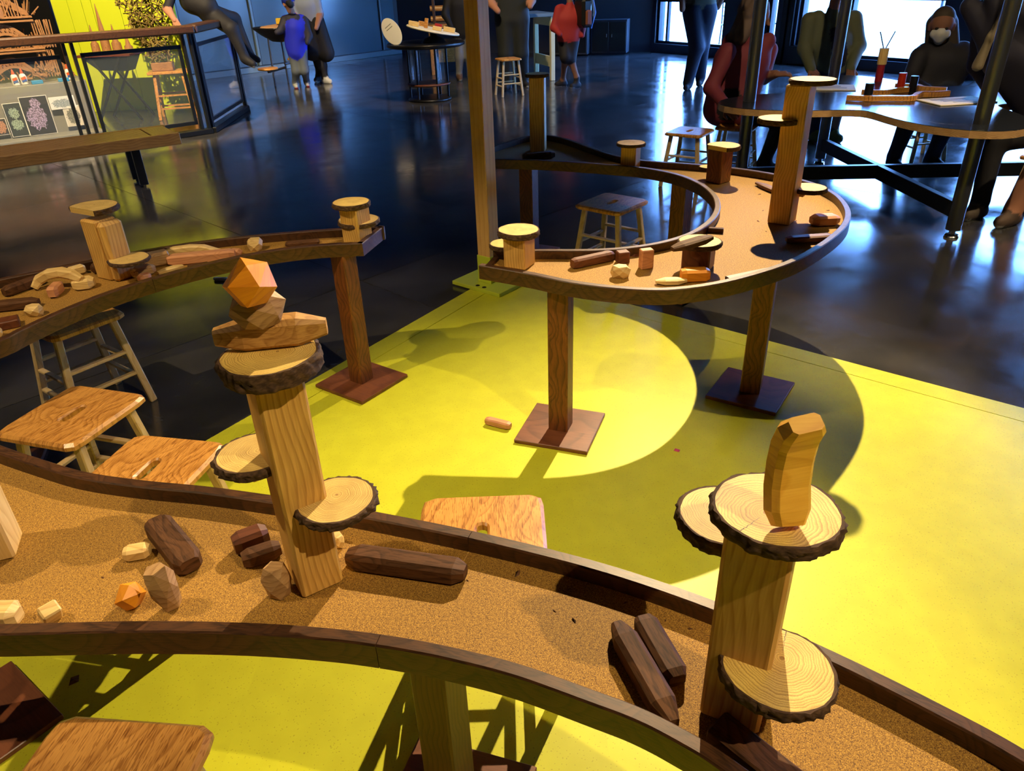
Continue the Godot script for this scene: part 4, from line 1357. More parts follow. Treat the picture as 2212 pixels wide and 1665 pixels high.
	for q in [[1.585, -0.08, "leftmost white glue bottle with orange cap on the pedestal"], [1.675, -0.10, "white glue bottle with orange cap second from the left"], [2.17, -0.20, "white glue bottle with orange cap alone at the pedestal's right end"]]:
		var t := thing("glue_bottle", q[2], "bottle", Vector3.ZERO, 0.0, "white glue bottles")
		t.transform = pf * Transform3D(Basis(), Vector3(q[0], 0.60, q[1]))
		var b := shape()
		b.lathe([Vector2(0, 0), Vector2(0.037, 0.0), Vector2(0.039, 0.01), Vector2(0.038, 0.09), Vector2(0.030, 0.115), Vector2(0.014, 0.125)], 16)
		part(t, "bottle_body", b, M.white)
		var c := shape()
		c.lathe([Vector2(0.016, 0.122), Vector2(0.015, 0.140), Vector2(0.006, 0.175), Vector2(0.0, 0.178)], 12)
		part(t, "nozzle_cap", c, orange)
		var l := shape()
		l.box(Vector3(0.05, 0.028, 0.004), 0.0, Transform3D(Basis(Vector3.BACK, 0.3), Vector3(0, 0.075, 0.038)))
		part(t, "label_patch", l, orange)
		var l2 := shape()
		l2.box(Vector3(0.05, 0.022, 0.004), 0.0, Transform3D(Basis(Vector3.BACK, 0.3), Vector3(0.002, 0.046, 0.0385)))
		part(t, "label_patch", l2, blue)
	var sky := mat(Color(0.16, 0.52, 0.72), 0.5)
	for q in [[1.80, "left bright blue box lying on the pedestal"], [2.08, "right bright blue box lying on the pedestal"]]:
		var b := shape(0)
		b.box(Vector3(0.12, 0.04, 0.06), 0.004)
		var o := solid("blue_box", b, sky, q[1], "box", "bright blue boxes")
		o.transform = pf * Transform3D(Basis(), Vector3(q[0], 0.62, -0.06))
	# folding table with a spired model on it
	var ft := thing("folding_table", "dark folding table with crossed legs before the lime wall", "table", Vector3(-5.12, 0.0, -10.75))
	var top := shape(0)
	top.box(Vector3(0.70, 0.03, 0.48), 0.004, Transform3D(Basis(), Vector3(0, 0.80, 0)))
	part(ft, "table_top", top, M.redwood)
	var bag := shape()
	bag.loft([[Vector3(-0.30, 0.785, -0.2), Vector3(0.30, 0.785, -0.2), Vector3(0.30, 0.785, 0.2), Vector3(-0.30, 0.785, 0.2)], [Vector3(-0.16, 0.62, -0.12), Vector3(0.22, 0.60, -0.12), Vector3(0.22, 0.60, 0.12), Vector3(-0.16, 0.62, 0.12)]])
	part(ft, "under_tray", bag, M.dark_steel)
	for sz in [-0.2, 0.2]:
		for sx in [-1.0, 1.0]:
			var l := shape()
			l.bar(Vector3(sx * 0.28, 0.0, sz), Vector3(-sx * 0.20, 0.79, sz), 0.035, 0.025, 0.003)
			part(ft, "leg", l, M.black)
	for q in [[-0.02, 0.58, 0.065], [-0.16, 0.34, 0.06], [0.12, 0.34, 0.07], [0.27, 0.22, 0.06]]:
		var s := shape()
		var b0 := Vector3(-5.12 + q[0], 0.815, -10.72)
		s.tube([b0, b0 + Vector3(0, q[1] * 0.35, 0), b0 + Vector3(0, q[1] * 0.4, 0), b0 + Vector3(0, q[1], 0)], [q[2], q[2] * 0.9, q[2] * 0.6, 0.004], 6)
		solid("stick_spire", s, stick, {0.58: "tallest brown stick spire on the folding table", 0.34: ("short brown stick spire left of the tallest" if q[0] < 0.0 else "brown stick spire right of the tallest"), 0.22: "smallest brown stick spire at the table's right"}[q[1]], "model", "stick spires on the folding table")
	# taller wooden stool with a bushy stick tree
	var ws := thing("display_stool", "plain reddish wooden stool carrying the bushy tree model", "stool", Vector3(-4.36, 0.0, -10.62), 0.25)
	var sh := shape(0)
	sh.box(Vector3(0.50, 0.035, 0.36), 0.006, Transform3D(Basis(), Vector3(0, 0.575, 0)))
	part(ws, "seat", sh, M.oak)
	for sx in [-1.0, 1.0]:
		for sz in [-1.0, 1.0]:
			var l := shape()
			l.bar(Vector3(sx * 0.22, 0, sz * 0.17), Vector3(sx * 0.17, 0.56, sz * 0.12), 0.04, 0.04, 0.004, Vector3.BACK)
			part(ws, "leg", l, M.oak)
		for y in [0.14, 0.30]:
			var r := shape()
			r.bar(Vector3(-0.2, y, sx * 0.15), Vector3(0.2, y, sx * 0.15), 0.03, 0.02)
			part(ws, "stretcher", r, M.oak)
			var r2 := shape()
			r2.bar(Vector3(sx * 0.2, y + 0.05, -0.15), Vector3(sx * 0.2, y + 0.05, 0.15), 0.03, 0.02)
			part(ws, "stretcher", r2, M.oak)
	var tr := thing("tree_model", "bushy brown tree model of tangled sticks on the reddish stool", "model", Vector3(-4.40, 0.593, -10.62), 0.25)
	var tb := shape(0)
	tb.box(Vector3(0.26, 0.10, 0.2), 0.006, Transform3D(Basis(), Vector3(-0.02, 0.05, 0)))
	part(tr, "base", tb, stick)
	var twigs := shape()
	var twig_m := textured(wood_picture(Color(0.52, 0.45, 0.22), Color(0.40, 0.26, 0.12), 137, 10.0, 0.3, 0.0, 128), 0.2, 0.8)
	for i in 420:
		var d := Vector3(rng.randfn(), rng.randfn(), rng.randfn()).normalized()
		var up := rng.randf()
		var c := Vector3(-0.02 - 0.14 * up, 0.16 + 0.95 * up, 0) + d * (0.12 + 0.20 * up) * Vector3(1, 0.6, 0.7)
		var e := Vector3(rng.randfn(), rng.randfn(), rng.randfn()).normalized() * 0.08
		twigs.bar(c - e, c + e, 0.010, 0.010)
	var tw := part(tr, "twigs", twigs, twig_m)
	tw.set_meta("kind", "stuff")
	# railing
	var cn := Vector2(-3.50, -9.35)
	var rl := along(cn + Vector2(-0.783, 0.622) * 3.6, cn)
	var ra := thing("railing", "exhibit railing with thick wooden handrail and glass panels", "railing", Vector3.ZERO)
	var hr := shape(0)
	hr.box(Vector3(3.66, 0.085, 0.19), 0.015, rl * Transform3D(Basis(), Vector3(1.80, 1.130, 0)))
	part(ra, "handrail", hr, M.rim)
	var rs := along(cn, Vector2(-3.60, -11.15))
	var hs := shape(0)
	hs.box(Vector3(1.80, 0.085, 0.19), 0.015, rs * Transform3D(Basis(), Vector3(0.88, 1.130, 0)))
	part(ra, "handrail", hs, M.rim)
	for u in [0.05, 0.98, 2.28, 2.36, 3.50, 3.58]:
		var p := shape()
		p.box(Vector3(0.03, 1.09, 0.06), 0.003, rl * Transform3D(Basis(), Vector3(u, 0.545, 0)))
		part(ra, "post", p, M.frame)
	for u in [0.06, 1.72]:
		var p := shape()
		p.box(Vector3(0.05, 1.09, 0.05), 0.003, rs * Transform3D(Basis(), Vector3(u, 0.545, 0)))
		part(ra, "post", p, M.frame)
	for q in [[1.04, 2.22, rl], [2.42, 3.46, rl], [0.12, 1.66, rs]]:
		var f := shape()
		var xf: Transform3D = q[2]
		for e in [[q[0], q[0] + 0.035, 0.12, 0.98], [q[1] - 0.035, q[1], 0.12, 0.98], [q[0], q[1], 0.12, 0.16], [q[0], q[1], 0.94, 0.98]]:
			f.box(Vector3(e[1] - e[0], e[3] - e[2], 0.03), 0.002, xf * Transform3D(Basis(), Vector3((e[0] + e[1]) / 2.0, (e[2] + e[3]) / 2.0, 0)))
		var fr := part(ra, "panel_frame", f, M.frame)
		var pn := shape()
		pn.box(Vector3(q[1] - q[0] - 0.07, 0.78, 0.008), 0.0, xf * Transform3D(Basis(), Vector3((q[0] + q[1]) / 2.0, 0.55, 0)))
		part(fr, "glass_pane", pn, M.clear)
	for q in [[3.4, rl, 1.9], [1.7, rs, 0.86]]:
		var k := shape(0)
		k.box(Vector3(q[0], 0.06, 0.12), 0.006, q[1] * Transform3D(Basis(), Vector3(q[2], 0.03, 0)))
		part(ra, "kerb", k, M.dark_steel)
	# slatted bench before it
	var bf := along(Vector2(-2.87, -6.90) + Vector2(-0.82, 0.573) * 3.0, Vector2(-2.87, -6.90))
	var bn := thing("slatted_bench", "long slatted wooden bench standing before the exhibit railing", "bench", Vector3.ZERO)
	bn.transform = bf
	for i in 9:
		var s := shape(0)
		s.box(Vector3(2.66, 0.03, 0.040), 0.003, Transform3D(Basis(), Vector3(1.44, 0.415, -0.075 - i * 0.050)))
		part(bn, "slat", s, M.bench)
	for u in [2.88, 0.06, 1.4]:
		var s := shape(2)
		s.box(Vector3(0.20 if u != 1.4 else 0.10, 0.032, 0.46), 0.004, Transform3D(Basis(), Vector3(u, 0.4155, -0.275)))
		part(bn, "end_board", s, M.bench)
	for z in [-0.024, -0.53]:
		var s := shape(0)
		s.box(Vector3(3.0, 0.10, 0.045), 0.004, Transform3D(Basis(), Vector3(1.5, 0.384, z)))
		part(bn, "side_rail", s, M.bench)
	for u in [0.3, 2.62]:
		for z in [-0.10, -0.40]:
			var s := shape()
			s.box(Vector3(0.07, 0.34, 0.05), 0.003, Transform3D(Basis(), Vector3(u, 0.19, z)))
			var lg := part(bn, "leg", s, M.black)
			var ft2 := shape()
			ft2.lathe([Vector2(0.02, 0.02), Vector2(0.012, 0.02), Vector2(0.012, 0.0), Vector2(0.0, 0.0)], 10, Vector3(u, 0.0, z))
			part(lg, "levelling_foot", ft2, M.chrome)


# ---------------------------------------------------------------- things farther back
func add_background() -> void:
	# dish table with swing-out seats
	var t := thing("dish_table", "dark dish-shaped table on steel legs with a small wooden swing seat", "table", Vector3(-3.66, 0.0, -13.75))
	var s := shape()
	s.lathe([Vector2(0.0, 0.66), Vector2(0.14, 0.68), Vector2(0.30, 0.78), Vector2(0.42, 0.88), Vector2(0.43, 0.90), Vector2(0.40, 0.89), Vector2(0.0, 0.87)], 32)
	part(t, "dish", s, M.black)
	for a in [0.3, 2.4, 4.5]:
		var l := shape()
		l.tube([Vector3(cos(a) * 0.24, 0.0, sin(a) * 0.24), Vector3(cos(a) * 0.22, 0.76, sin(a) * 0.22)], [0.018], 10)
		part(t, "leg", l, M.steel)
	for q in [[-0.12, 0.62, 0.30], [0.16, -0.25, 0.36]]:
		var d := shape()
		d.lathe([Vector2(0, 0.0), Vector2(0.155, 0.0), Vector2(0.165, 0.015), Vector2(0.155, 0.035), Vector2(0, 0.035)], 24, Vector3(q[0], q[2], q[1]))
		part(t, "swing_seat", d, M.oak)
		var b := shape()
		b.tube([Vector3(0, q[2] - 0.03, 0), Vector3(q[0], q[2] - 0.03, q[1]), Vector3(q[0], q[2], q[1])], [0.02], 8)
		part(t, "seat_arm", b, M.steel)
	var d0 := shape()
	d0.lathe([Vector2(0.30, 0.0), Vector2(0.28, 0.02), Vector2(0, 0.05)], 24)
	solid("sand_mound", d0, mat(Color(0.66, 0.50, 0.36), 0.9), "low pale mound filling the dark dish table", "mound", "", Vector3(-3.66, 0.892, -13.75))
	for q in [[-3.60, -13.62, "left of two small golden cubes on the dish table"], [-3.47, -13.60, "right of two small golden cubes on the dish table"]]:
		var c := shape()
		c.box(Vector3(0.09, 0.09, 0.09), 0.01)
		solid("golden_cube", c, mat(Color(0.80, 0.66, 0.20), 0.3), q[2], "cube", "small golden cubes", Vector3(q[0], 0.985, q[1]))
	# round black table with a tilted turntable
	t = thing("round_table", "round black table on a drum of steel legs", "table", Vector3(-1.02, 0.0, -11.35))
	s = shape()
	s.lathe([Vector2(0, 0.70), Vector2(0.50, 0.70), Vector2(0.54, 0.715), Vector2(0.545, 0.745), Vector2(0.53, 0.757), Vector2(0, 0.757)], 40)
	part(t, "table_top", s, M.black)
	for a in 6:
		var l := shape()
		var p := Vector3(cos(a * PI / 3.0) * 0.27, 0, sin(a * PI / 3.0) * 0.27)
		l.tube([p + Vector3(0, 0.03, 0), p + Vector3(0, 0.70, 0)], [0.016], 8)
		part(t, "leg", l, M.dark_steel)
	s = shape()
	s.lathe([Vector2(0.25, 0.205), Vector2(0.30, 0.205), Vector2(0.31, 0.22), Vector2(0.30, 0.235), Vector2(0, 0.235)], 32)
	part(t, "lower_shelf", s, M.redwood)
	s = shape()
	s.lathe([Vector2(0.0, 0.0), Vector2(0.30, 0.0), Vector2(0.31, 0.02), Vector2(0.29, 0.04), Vector2(0, 0.04)], 32)
	part(t, "foot_disc", s, M.black)
	s = shape()
	s.tube([Vector3(0, 0.235, 0), Vector3(0, 0.70, 0)], [0.235], 32, false)
	part(t, "clear_drum", s, M.clear)
	t = thing("turntable", "tilted pale disc crowded with small blocks on the round black table", "turntable", Vector3(-0.90, 0.757, -11.30))
	s = shape()
	s.lathe([Vector2(0.17, 0.0), Vector2(0.13, 0.05), Vector2(0.05, 0.08), Vector2(0.05, 0.14)], 24)
	part(t, "hub", s, M.black)
	var tilt := Transform3D(Basis(Vector3.BACK, -0.20), Vector3(0, 0.15, 0))
	s = shape()
	s.lathe([Vector2(0, -0.012), Vector2(0.36, -0.012), Vector2(0.37, 0.0), Vector2(0.36, 0.012), Vector2(0, 0.012)], 36)
	var o := part(t, "tilted_disc", s, M.paper)
	o.transform = tilt
	var k := 0
	for q in [[-0.26, 0.10, 0.14, 0.06, M.pale], [-0.10, 0.02, 0.05, 0.12, M.oak], [0.06, 0.12, 0.12, 0.05, M.pale], [0.22, 0.0, 0.16, 0.06, M.pale], [0.06, -0.12, 0.10, 0.07, mat(Color(0.62, 0.10, 0.10), 0.5)], [-0.16, -0.16, 0.12, 0.06, M.oak]]:
		var b := shape(0)
		b.box(Vector3(q[2], q[3], 0.06), 0.004)
		var bo := solid("toy_block", b, q[4], ["pale flat toy block at the high left of the tilted disc", "upright tan toy block on the tilted disc", "pale toy block at the front of the tilted disc", "long pale toy block at the low right of the tilted disc", "dark red toy block on the tilted disc", "tan toy block at the back of the tilted disc"][k], "block", "toy blocks on the tilted disc")
		bo.transform = Transform3D(Basis(), Vector3(-0.90, 0.757, -11.30)) * tilt * Transform3D(Basis(), Vector3(q[0], 0.013 + q[3] / 2.0, q[1]))
		k += 1
	t = thing("oval_sign", "white oval disc leaning upright at the left of the round black table", "sign", Vector3.ZERO)
	t.transform = Transform3D(Basis(Vector3.BACK, 0.62), Vector3(-1.45, 0.915, -11.15)) * Transform3D(Basis(Vector3.RIGHT, PI / 2.0 - 0.5), Vector3.ZERO)
	s = shape()
	var rows := []
	for q in [[0.0, -0.01], [1.0, -0.01], [1.04, 0.0], [1.0, 0.01], [0.0, 0.01]]:
		var row := PackedVector3Array()
		for j in 36:
			row.append(Vector3(cos(TAU * j / 36) * 0.115 * q[0], q[1], sin(TAU * j / 36) * 0.20 * q[0]))
		rows.append(row)
	s.grid(rows, true)
	part(t, "disc", s, M.white)
	for y in [-0.09, -0.05]:
		var ln := shape()
		ln.box(Vector3(0.10, 0.004, 0.008), 0.0, Transform3D(Basis(), Vector3(0.0, 0.012, y)))
		part(t, "print_line", ln, M.grey_paint)
	# cream workbench and a wooden press behind it
	t = thing("workbench", "tall cream-painted wooden workbench right of the tall post", "workbench", Vector3(0.60, 0.0, -13.25), 0.30)
	var cream := mat(Color(0.84, 0.80, 0.60), 0.5)
	s = shape(0)
	s.box(Vector3(0.62, 0.05, 0.90), 0.006, Transform3D(Basis(), Vector3(-0.12, 0.965, 0)))
	part(t, "bench_top", s, M.panel_frame)
	for sx in [-0.36, 0.14]:
		for sz in [-0.38, 0.38]:
			var l := shape()
			l.box(Vector3(0.07, 0.94, 0.07), 0.005, Transform3D(Basis(), Vector3(sx, 0.47, sz)))
			part(t, "leg", l, cream if sx > 0.0 else M.oak)
	for q in [[0.14, 0.86, 0.12], [0.14, 0.28, 0.16], [-0.36, 0.86, 0.12], [-0.36, 0.28, 0.16]]:
		var r := shape(2)
		r.box(Vector3(0.03, q[2], 0.72), 0.004, Transform3D(Basis(), Vector3(q[0], q[1], 0)))
		part(t, "cross_rail", r, cream if q[0] > 0.0 else M.oak)
	t = thing("wooden_bench", "orange wooden work table seen left of the tall post", "table", Vector3(-1.0, 0.0, -14.6), 0.1)
	s = shape(0)
	s.box(Vector3(1.0, 0.06, 0.7), 0.006, Transform3D(Basis(), Vector3(0.2, 0.78, 0)))
	part(t, "table_top", s, M.oak)
	for sx in [-0.2, 0.6]:
		for sz in [-0.28, 0.28]:
			var l := shape()
			l.box(Vector3(0.09, 0.75, 0.09), 0.006, Transform3D(Basis(), Vector3(sx, 0.375, sz)))
			part(t, "leg", l, M.oak)
	for sz in [-0.28, 0.28]:
		var r := shape(0)
		r.box(Vector3(0.7, 0.20, 0.03), 0.004, Transform3D(Basis(), Vector3(0.2, 0.30, sz)))
		part(t, "apron", r, M.oak)
	t = thing("wooden_press", "wooden screw press with round bars standing on the orange work table", "press", Vector3(-0.98, 0.81, -14.5), 0.1)
	for y in [0.08, 0.24, 0.5]:
		var b := shape(0)
		b.tube([Vector3(-0.2, y, 0), Vector3(0.2, y, 0)], [0.045], 12)
		part(t, "roller", b, M.oak)
	for sx in [-0.14, 0.14]:
		var p := shape()
		p.box(Vector3(0.05, 0.62, 0.09), 0.005, Transform3D(Basis(), Vector3(sx, 0.31, 0)))
		part(t, "upright", p, M.rim)
	var hd := shape(0)
	hd.box(Vector3(0.36, 0.16, 0.16), 0.006, Transform3D(Basis(), Vector3(0, 0.68, 0)))
	part(t, "head_block", hd, M.grey_paint)
	# low dark cabinets along the back wall
	for q in [[1.5, "left low dark cabinet along the back wall"], [2.3, "right low dark cabinet along the back wall"]]:
		t = thing("low_cabinet", q[1], "cabinet", Vector3(q[0], 0.0, -16.75 + 0.0), -0.31)
		s = shape()
		s.box(Vector3(0.72, 0.62, 0.35), 0.006, Transform3D(Basis(), Vector3(0, 0.34, 0)))
		part(t, "body", s, M.dark_wall)
		for sx in [-0.18, 0.18]:
			var dr := shape()
			dr.box(Vector3(0.33, 0.54, 0.02), 0.004, Transform3D(Basis(), Vector3(sx, 0.34, 0.182)))
			var dd := part(t, "door", dr, M.frame)
			var kn := shape()
			kn.box(Vector3(0.015, 0.06, 0.015), 0.003, Transform3D(Basis(), Vector3(sx * 0.3, 0.36, 0.198)))
			part(dd, "handle", kn, M.steel)

	# the visitors' table: four lobes round steel poles
	var mid := Vector3(2.87, 0, -5.65)
	var vt := thing("lobed_table", "large four-lobed dark table with plywood edge and steel poles", "table", mid)
	var outline := PackedVector2Array()
	for i in 96:
		var a := TAU * i / 96
		var r := 0.97 + 0.32 * cos(4.0 * a)
		outline.append(Vector2(cos(a) * r, sin(a) * r))
	var pr := noise(5, 1)
	var slate := textured(picture(512, 512, func(u: float, v: float) -> Color:
		var c := Color(0.12, 0.135, 0.165)
		var e := absf(pr.get_noise_2d(u * 7.0, v * 7.0))
		var d := Vector2(u - 0.5, v - 0.5).length()
		if e < 0.022 and d > 0.22 and pr.get_noise_2d(u * 3.0 + 20.0, v * 3.0) > 0.05:
			c = Color(0.55, 0.55, 0.52)
		return c), 2.64, 0.18)
	s = shape()
	s.off = Vector2(1.32, 1.32)
	s.prism(outline, 0.697, 0.70)
	part(vt, "slate_top", s, slate)
	s = shape()
	s.prism(outline, 0.655, 0.697)
	part(vt, "plywood_edge", s, M.ash)
	var legs := [Vector3(-1.05, 0, -0.08), Vector3(0.0, 0, 1.06), Vector3(-0.06, 0, -1.02), Vector3(1.08, 0, 0.08)]
	for p in legs:
		var l := shape()
		l.tube([p + Vector3(0, 0.05, 0), p + Vector3(0, 4.98, 0)], [0.045], 20)
		var lo := part(vt, "pole", l, M.steel)
		var b := shape()
		b.tube([p + Vector3(0, 0.02, 0), p + Vector3(0, 0.05, 0)], [0.02], 10)
		part(lo, "glide_stem", b, M.chrome)
		var b2 := shape()
		b2.lathe([Vector2(0.045, 0.0), Vector2(0.04, 0.018), Vector2(0.0, 0.02)], 16, p)
		part(lo, "glide_foot", b2, M.chrome)
	for q in [[0, 3], [1, 2]]:
		var b := shape()
		var a: Vector3 = legs[q[0]] + Vector3(0, 0.17, 0)
		var c: Vector3 = legs[q[1]] + Vector3(0, 0.17, 0)
		b.bar(a, c, 0.05, 0.10, 0.004)
		part(vt, "cross_beam", b, M.dark_steel)
	# signs with printed lines lying on the table
	for q in [[Vector3(3.1462, 0.708, -5.3737), 0.12, "cream sign card by the near steel pole on the lobed table", 0.42, 0.27], [Vector3(2.5696, 0.708, -6.206), -0.35, "cream sign card by the far lobe of the lobed table", 0.42, 0.30]]:
		t = thing("sign_card", q[2], "sign", Vector3(q[0].x, 0.7005, q[0].z), q[1], "cream sign cards")
		s = shape()
		s.box(Vector3(q[3], 0.008, q[4]), 0.002, Transform3D(Basis(), Vector3(0, 0.004, 0)))
		part(t, "card", s, M.paper)
		for i in 4:
			var ln := shape()
			ln.box(Vector3(0.26 - 0.05 * (i % 2), 0.0008, 0.012), 0.0, Transform3D(Basis(), Vector3(-0.02 + 0.02 * i, 0.0084, -0.06 + 0.04 * i)))
			part(t, "print_line", ln, M.grey_paint)
	# plywood walls, pegs and a feelered figure
	var ply: Material = M.oak
	var curve := func(pts: Array, label: String) -> void:
		var c := shape()
		var line := spline(pts, 6)
		for i in line.size() - 1:
			c.bar(Vector3(line[i].x, 0.72, line[i].y), Vector3(line[i + 1].x, 0.72, line[i + 1].y), 0.036, 0.036)
		solid("plywood_wall", c, ply, label, "toy", "plywood track pieces")
	curve.call([Vector2(2.48, -5.60), Vector2(2.60, -5.52), Vector2(2.72, -5.50), Vector2(2.86, -5.46), Vector2(2.92, -5.50)], "wavy plywood wall nearest the front of the lobed table")
	curve.call([Vector2(2.93, -5.52), Vector2(3.02, -5.62), Vector2(3.10, -5.60), Vector2(3.22, -5.62)], "plywood wall running right from the wavy one")
	curve.call([Vector2(2.68, -5.82), Vector2(2.80, -5.76), Vector2(2.92, -5.82), Vector2(3.04, -5.86)], "short wavy plywood wall in the middle of the lobed table")
	curve.call([Vector2(3.04, -6.06), Vector2(3.16, -5.98), Vector2(3.16, -5.86), Vector2(3.28, -5.76)], "plywood wall bending at the back of the lobed table")
	for q in [[Vector3(3.0454, 0.72, -5.9819), 0.028, 0.12, mat(Color(0.72, 0.16, 0.06), 0.45), "red round peg on the lobed table"], [Vector3(3.0828, 0.72, -5.8709), 0.028, 0.11, M.black, "black round peg on the lobed table"], [Vector3(2.6628, 0.72, -5.6728), 0.03, 0.10, M.black, "black square-set peg by the plywood wall"]]:
		s = shape()
		s.cylinder(q[1], q[2])
		solid("round_peg", s, q[3], q[4], "peg", "round pegs on the lobed table", Vector3(q[0].x, 0.7005, q[0].z))
	var fp := Vector3(3.0926, 0.7, -6.4541)
	t = thing("feeler_toy", "toy of stacked cylinders with two wire feelers on the lobed table", "toy", Vector3(fp.x, 0.7005, fp.z))
	s = shape()
	s.cylinder(0.030, 0.13)
	part(t, "lower_cylinder", s, mat(Color(0.60, 0.10, 0.13), 0.45))
	s = shape()
	s.cylinder(0.036, 0.12, Vector3(0, 0.13, 0))
	part(t, "upper_cylinder", s, M.pale)
	for sx in [-1.0, 1.0]:
		s = shape()
		s.tube([Vector3(sx * 0.01, 0.25, 0), Vector3(sx * 0.06, 0.37, 0)], [0.005], 6)
		part(t, "feeler", s, M.frame)
	var yp := Vector3(4.0279, 0.7, -6.1285)
	t = thing("yellow_shell", "bright yellow curved plastic shell on the lobed table at the right edge", "toy", Vector3(yp.x, 0.7005, yp.z))
	s = shape()
	s.lathe([Vector2(0.13, 0.0), Vector2(0.125, 0.06), Vector2(0.10, 0.11), Vector2(0.05, 0.145), Vector2(0, 0.155)], 24, Vector3(0, 0.05, 0))
	part(t, "dome", s, mat(Color(0.88, 0.68, 0.05), 0.4))
	s = shape()
	s.lathe([Vector2(0, 0.0), Vector2(0.10, 0.0), Vector2(0.10, 0.05), Vector2(0, 0.05)], 20)
	part(t, "base_ring", s, M.oak)
	s = shape()
	s.box(Vector3(0.10, 0.02, 0.14), 0.006, Transform3D(Basis(), Vector3(-0.15, 0.055, 0.0)))
	part(t, "brim", s, mat(Color(0.88, 0.68, 0.05), 0.4))


# ---------------------------------------------------------------- people
# surface of joined tapered capsules, meshed as surface nets; bones: [from, to, radius, radius, colour]
func flesh(s: Shape, bones: Array, cell: float, k: float, origin: Vector3) -> void:
	var lo := Vector3.INF
	var hi := -Vector3.INF
	for b in bones:
		var r: float = maxf(b[2], b[3]) + 3.0 * cell
		for p in [b[0], b[1]]:
			lo = lo.min(p - Vector3.ONE * r)
			hi = hi.max(p + Vector3.ONE * r)
	var nx := int((hi.x - lo.x) / cell) + 2
	var ny := int((hi.y - lo.y) / cell) + 2
	var nz := int((hi.z - lo.z) / cell) + 2
	var acc := PackedFloat32Array()
	acc.resize(nx * ny * nz)
	var best := PackedFloat32Array()
	best.resize(nx * ny * nz)
	best.fill(9.0)
	var own := PackedByteArray()
	own.resize(nx * ny * nz)
	var cols := []
	for n in bones.size():
		var b: Array = bones[n]
		cols.append(b[4])
		var a: Vector3 = b[0]
		var d: Vector3 = b[1] - a
		var dd := maxf(d.length_squared(), 1e-9)
		var r: float = maxf(b[2], b[3]) + 2.5 * cell + k
		var l := ((a.min(b[1]) - Vector3.ONE * r - lo) / cell).floor()
		var h := ((a.max(b[1]) + Vector3.ONE * r - lo) / cell).ceil()
		for z in range(maxi(int(l.z), 0), mini(int(h.z) + 1, nz)):
			for y in range(maxi(int(l.y), 0), mini(int(h.y) + 1, ny)):
				var at := (z * ny + y) * nx
				for x in range(maxi(int(l.x), 0), mini(int(h.x) + 1, nx)):
					var p := lo + Vector3(x, y, z) * cell - a
					var t := clampf(p.dot(d) / dd, 0.0, 1.0)
					var e: float = (p - d * t).length() - lerpf(b[2], b[3], t)
					if e < 2.5 * cell + k:
						acc[at + x] += exp(-e / k)
						if e < best[at + x]:
							best[at + x] = e
							own[at + x] = n
	var f := PackedFloat32Array()
	f.resize(acc.size())
	for i in acc.size():
		f[i] = -k * log(acc[i]) if acc[i] > 1e-12 else 9.0
	var ids := {}
	var pts := PackedVector3Array()
	var tint := PackedColorArray()
	var step := [0, 1, nx, nx + 1, nx * ny, nx * ny + 1, nx * ny + nx, nx * ny + nx + 1]
	var corner := [Vector3(0, 0, 0), Vector3(1, 0, 0), Vector3(0, 1, 0), Vector3(1, 1, 0), Vector3(0, 0, 1), Vector3(1, 0, 1), Vector3(0, 1, 1), Vector3(1, 1, 1)]
	var edges := [[0, 1], [2, 3], [4, 5], [6, 7], [0, 2], [1, 3], [4, 6], [5, 7], [0, 4], [1, 5], [2, 6], [3, 7]]
	for z in nz - 1:
		for y in ny - 1:
			for x in nx - 1:
				var at := (z * ny + y) * nx + x
				var c0 := f[at]
				if c0 > 5.0 * cell:
					continue
				var sign := 0
				for q in 8:
					if f[at + step[q]] < 0.0:
						sign += 1
				if sign == 0 or sign == 8:
					continue
				var sum := Vector3.ZERO
				var m := 0
				for e in edges:
					var fa := f[at + step[e[0]]]
					var fb := f[at + step[e[1]]]
					if (fa < 0.0) != (fb < 0.0):
						sum += corner[e[0]].lerp(corner[e[1]], clampf(fa / (fa - fb), 0.0, 1.0))
						m += 1
				var near := 0
				for q in 8:
					if best[at + step[q]] < best[at + step[near]]:
						near = q
				ids[at] = pts.size()
				pts.append(lo + (Vector3(x, y, z) + sum / m) * cell)
				tint.append(cols[own[at + step[near]]])
	var quads := []
	var jump := [1, nx, nx * ny]
	for at in ids:
		for ax in 3:
			var a: int = jump[(ax + 1) % 3]
			var b: int = jump[(ax + 2) % 3]
			var f0 := f[at]
			var f1 := f[at + jump[ax]]
			if (f0 < 0.0) == (f1 < 0.0):
				continue
			if ids.has(at - a) and ids.has(at - b) and ids.has(at - a - b):
				var q := [ids[at], ids[at - a], ids[at - a - b], ids[at - b]]
				if f0 >= 0.0:
					q.reverse()
				quads.append(q)
	var nn := PackedVector3Array()
	nn.resize(pts.size())
	for q in quads:
		var m := (pts[q[2]] - pts[q[0]]).cross(pts[q[3]] - pts[q[1]])
		for i in q:
			nn[i] += m
	for q in quads:
		for w in [[0, 1, 2], [0, 2, 3]]:
			for i in [w[0], w[2], w[1]]:
				s.v.append(pts[q[i]] - origin)
				s.n.append(nn[q[i]].normalized())
				s.t.append(Vector2.ZERO)
				s.c.append(tint[q[i]])


# colours are given as seen (sRGB) and kept linear on the mesh
func dye(r: float, g: float, b: float) -> Color:
	return Color(r, g, b).srgb_to_linear()


func figure(label: String, at: Vector3, body: Array, fine: Array, cell := 0.02) -> Node3D:
	var t := thing("person", label, "person", at)
	var s := Shape.new()
	flesh(s, body, cell, 0.014, at)
	for b in fine:
		flesh(s, b[0], b[1], b[2], at)
	part(t, "body", s, M.body)
	return t


func soft_part(t: Node3D, called: String, bones: Array, cell: float, k := 0.01) -> MeshInstance3D:
	var s := Shape.new()
	flesh(s, bones, cell, k, t.position)
	return part(t, called, s, M.body)


